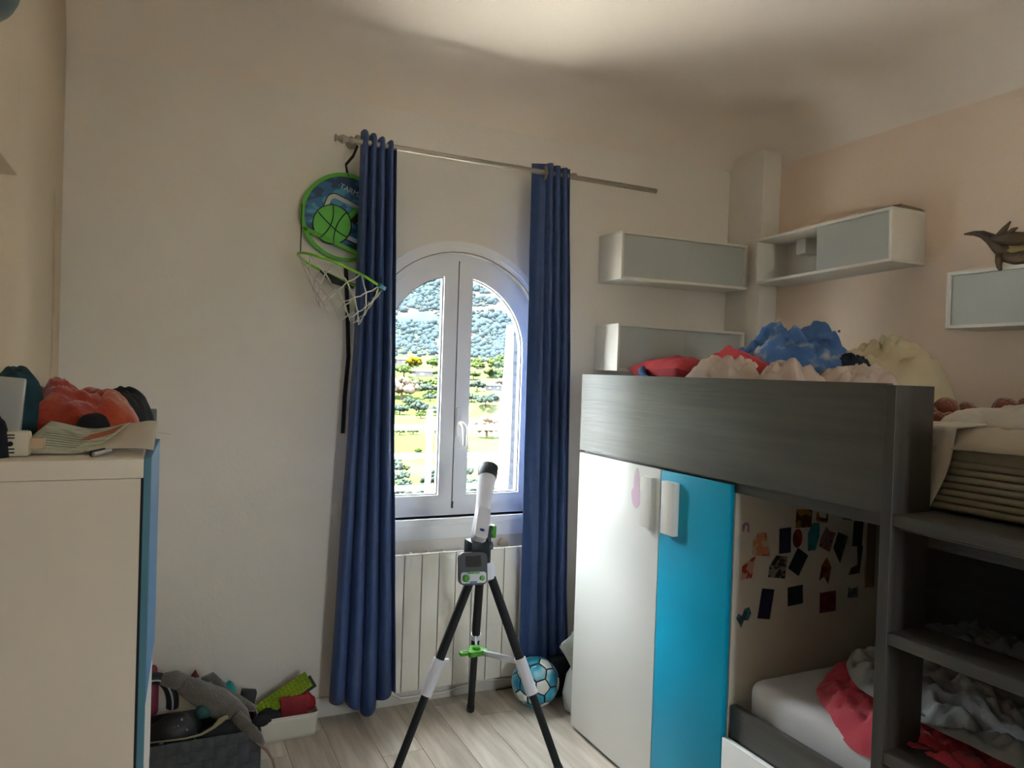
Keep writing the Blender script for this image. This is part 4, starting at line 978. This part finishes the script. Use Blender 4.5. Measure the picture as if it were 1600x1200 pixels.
# green studded plate
M_lg = mat('yellow_green_brick_plastic', '86a516', .5)
gp = thing('building_plate', 'yellow green studded building plate leaning in the white bin', 'toy', (.48, 3.13, .05), 'contents of the white bin')
a_ = math.atan2(.115, .20)
GM2 = Matrix.Translation((.483, 3.105, .160)) @ Matrix.Rotation(-a_, 4, 'Y') @ Matrix.Rotation(R(40), 4, 'X')
MB().box(-.112, .112, -.035, .035, -.006, 0, .001).xf(GM2).build('plate', M_lg, gp)
for i_ in range(14):
    for j in range(4):
        MB().lathe([(.0055, 0), (.0055, .006), (.004, .007)], GM2 @ Vector((-.104+i_*.016, -.026+j*.0175, 0)), GM2.to_3x3() @ Vector((0, 0, 1)), 8).build('stud', M_lg, gp, smooth=40)
t = thing('navy_box', 'dark navy flat box leaning behind the red cloth in the bin', 'box', (.54, 3.15, .05), 'contents of the white bin')
MB().box(-.085, .085, -.012, .012, -.025, .025, .003).xf(Matrix.Translation((.535, 3.150, .142)) @ Matrix.Rotation(-a_, 4, 'Y')).build('case', mat('dark_slate_plastic', '2a2e35', .6), t, smooth=40)
t = thing('red_box', 'red fabric covered box standing in the white bin', 'box', (.53, 3.08, .005), 'contents of the white bin')
MB().box(-.052, .052, -.016, .016, -.05, .05, .005).xf(Matrix.Translation((.520, 3.085, .112)) @ Matrix.Rotation(R(-5), 4, 'Y')).build('case', mat('dark_red_fabric', '7e1420', .7, '8a1a26', 20, 2), t, smooth=40)
b = mound(.575, 3.125, .085, .038, .028, .075, 5, fold=.7, nr=14, na=36)
tag(b.build('red_cloth', mat('red_velvet', '8c1826', .8, '9a2230', 20, 2), smooth=True), 'crumpled red cloth at the right end of the white bin', 'cloth', 'contents of the white bin')
lump('dark_bin_toy', 'dark lump between green plate and red box in the bin', (.425, 3.085, .095), (.05, .03, .028), M_blackm, 17, grp='contents of the white bin')

# ------------------------------------------------------------------ chest on the left with clutter
CX0, CX1, CY0, CY1, CT = XL+.002, -.027, 1.40, 2.20, 1.335
ct = thing('chest', 'tall white chest with blue fronts against the left wall', 'chest', (-.18, 1.8, 0))
M_chest = mat('cream_white_laminate', 'd9d0bf', .45, 'ddd4c4', 3, 2)
MB().box(CX0, CX1+.004, CY0-.004, CY1, CT-.032, CT, .0015).build('top', M_chest, ct, smooth=40)
MB().box(CX0, CX1, CY0, CY0+.018, 0, CT-.033, .001).build('side_panel', M_chest, ct)
MB().box(CX0, CX1, CY1-.018, CY1, 0, CT-.033, .001).build('side_panel', M_chest, ct)
MB().box(CX0, CX0+.008, CY0+.018, CY1-.018, 0, CT-.033).build('back', M_chest, ct)
M_cb = mat('steel_blue_lacquer', '4c7f92', .45); M_cb2 = mat('bright_blue_lacquer', '2f7fb8', .4)
MB().box(CX1+.004, CX1+.0155, CY0, CY0+.03, 0, CT+.0, .001).build('edge_strip', M_cb, ct)
MB().box(CX1, CX1+.004, CY0+.002, CY1, 0, CT-.033).build('dark_gap', M_blackm, ct)
def front(z0, z1, out, ma, y1_=1.76):
    MB().prism([(-.0112, CY0+.031), (out, y1_), (out-.013, y1_+.002), (-.0225, CY0+.032)], z0, z1, 'XY').build('front', ma, ct)
front(.905, CT, .001, M_cb2); front(.655, .895, -.003, M_white); front(.36, .645, -.0035, M_white); front(.03, .35, -.004, M_white)
MB().box(CX1+.005, CX1+.018, 1.80, CY1, .03, CT, .001).build('front', M_cb2, ct)
# clutter
M_or = mat('orange_red_fleece', '9c2f16', .95, scale=7, detail=3, ramp=('LINEAR', ((.35, '8a1d10'), (.52, 'a2361a'), (.66, 'b0622a'))), bump=.3, bscale=60, sheen=.4)
tag(mound(-.165, 1.86, CT+.001, .130, .15, .112, 41, fold=.55, freq=1.7, p=2.6).build('fleece_cloth', M_or, smooth=True), 'orange and red fleece cloth heaped on the chest', 'cloth')
tag(mound(-.268, 1.80, CT+.001, .066, .10, .150, 43, fold=.3, freq=1.3, p=2.4).build('teal_cloth', mat('dark_teal_knit', '13343f', .95, '183f4a', 30, 3), smooth=True), 'dark teal cloth heaped behind the silver case on the chest', 'cloth')
tag(mound(-.080, 2.06, CT+.001, .062, .11, .100, 47, fold=.4, freq=1.6).build('black_cloth', mat('black_cotton', '111114', .9), smooth=True), 'black cloth behind the orange fleece on the chest', 'cloth')
hat = thing('black_hat', 'small black cap in front of the orange fleece', 'hat', (-.118, 1.66, 1.36))
mound(-.118, 1.672, CT+.018, .030, .024, .042, 49, fold=.1, p=3.2, nr=12, na=30).build('crown', mat('black_felt', '17161a', .95), hat, smooth=True)
mound(-.108, 1.665, CT+.012, .052, .030, .020, 50, fold=.1, p=4, nr=10, na=30).build('brim', MATS['black_felt'], hat, smooth=True)
tag(mound(-.268, 1.455, CT+.001, .046, .04, .110, 51, fold=.35, p=2.0).build('navy_cloth', mat('navy_black_cloth', '0d1219', .9, '1b2735', 9, 2), smooth=True), 'dark navy cloth at the left edge of the chest front', 'cloth')
t = thing('silver_case', 'silver white flat case standing upright on the chest', 'case', (-.27, 1.60, CT))
MB().box(-.034, .034, -.008, .008, 0, .128, .005).xf(Matrix.Translation((-.264, 1.60, CT+.001)) @ Matrix.Rotation(R(4), 4, 'Y')).build('shell', mat('silver_plastic', 'a9aaa6', .3), t, smooth=40)
dv = thing('white_device', 'small white slotted electronic device at the chest front edge', 'device', (-.21, 1.455, CT))
DM = Matrix.Translation((-.214, 1.462, CT+.001)) @ Matrix.Rotation(R(-3), 4, 'Z')
MB().box(-.034, .020, -.014, .014, 0, .042, .006).xf(DM).build('case', mat('ivory_plastic', 'cfc6b2', .5), dv, smooth=40)
for z in (.006, .012, .030, .035): MB().box(-.030, .0, -.0152, -.013, z, z+.0022).xf(DM).build('slot', M_blackm, dv)
MB().lathe([(.0042, 0), (.0042, .002), (.003, .0025)], DM @ Vector((-.006, -.0135, .0215)), DM.to_3x3() @ Vector((0, -1, 0)), 16).build('button', M_blackm, dv)
MB().box(.018, .040, -.006, .010, .012, .030, .002).xf(DM).build('plug', mat('tan_plastic', 'c2a98a', .5), dv, smooth=40)
M_paper = mat('printed_green_paper', 'a8ad98', .8, scale=30, detail=4, ramp=('LINEAR', ((.36, '8f957f'), (.48, 'adb29d'), (.6, 'b9bdab'))), stretch=(1, 3, 1))
def leaf(u, v):
    x = -.232+.105*u+.045*v+.03*u*v; y = 1.455+.02*u+.19*v-.03*u*v
    return (x, y, CT+.004+.040*max(0, v-.1)**1.2+.006*math.sin(u*5+v*2)*(.2+v))
lf = tag(MB().sheet(leaf, 24, 24).build('leaflet', M_paper, smooth=True, thick=.0008), 'pale green printed leaflet lying on the chest', 'paper')
for k in range(6):
    vv = .30+.07*k
    MB().sheet(lambda u, v, vv=vv: tuple(Vector(leaf(.12+.62*u, vv+.012*v))+Vector((0, 0, .0011))), 16, 1).build('text_line', mat('grey_ink', '7c7f72', .8), lf, thick=.0004)
MB().sheet(lambda u, v: tuple(Vector(leaf(.62+.33*u, .55+.22*v+.18*u))+Vector((0, 0, .0012))), 10, 6).build('red_picture', mat('faded_red_print', 'a5583f', .8), lf, thick=.0004)
def curl(u, v):
    a = -.25+2.6*u
    return (-.118+.100*u+.006*v+.012*math.sin(a)*(u > .6), 1.475+.20*v-.03*u, CT+.006+.030*u*v+.018*max(0, math.sin(a*1.1))*(.4+v*.6))
tag(MB().sheet(curl, 24, 18).build('white_paper', mat('white_paper', 'c4beb2', .7), smooth=True, thick=.0008), 'curled white paper sheet at the right of the leaflet', 'paper')
pn = thing('pen', 'black and silver pen at the chest front edge', 'pen', (-.09, 1.45, CT))
MB().tube([(-.104, 1.435, CT+.006), (-.085, 1.45, CT+.009)], .0055, 10).build('barrel', M_black, pn, smooth=40)
MB().tube([(-.100, 1.428, CT+.006), (-.076, 1.455, CT+.010)], .0035, 10).build('silver_sleeve', mat('shiny_silver', 'd5d5d5', .25, metal=.6), pn, smooth=40)
tag(MB().sheet(lambda u, v: (-.040+.062*u, 1.74+.05*v+.02*u, CT+.008+.006*math.sin(u*3)-.004*v), 10, 4).build('clear_wrapper', mat('clear_plastic_film', 'b9b9b4', .2), smooth=True, thick=.0006), 'glossy clear plastic strip hanging over the chest corner', 'wrapper')
tag(MB().box(-.024, -.008, 2.10, 2.16, CT+.001, CT+.042, .003).build('grey_block', mat('grey_block_plastic', '6f7673', .6), smooth=40), 'small grey block at the far corner of the chest', 'box')
# wall lamp shade peeking in at the upper left corner
lp = thing('wall_lamp', 'dark green grey lamp shade on the left wall at the top corner', 'lamp', (-.30, 1.22, 2.11))
MB().lathe([(.001, -.056)]+[(.056*math.cos(R(a)), .056*math.sin(R(a))) for a in range(-80, 81, 10)]+[(.014, .058), (.014, .070)], (-.242, 1.22, 2.002), (0, 0, 1), 28).build('shade', mat('dark_green_grey_enamel', '3c4742', .5), lp, smooth=40)
MB().tube([(-.242, 1.22, 2.065), (-.246, 1.22, 2.10), (-.27, 1.22, 2.115), (-.300, 1.22, 2.11)], .008, 10).build('arm', M_black, lp, smooth=True)
MB().lathe([(.03, 0), (.03, .006), (.012, .012)], (-.300, 1.22, 2.11), (1, 0, 0), 18).build('wall_plate', M_black, lp, smooth=40)
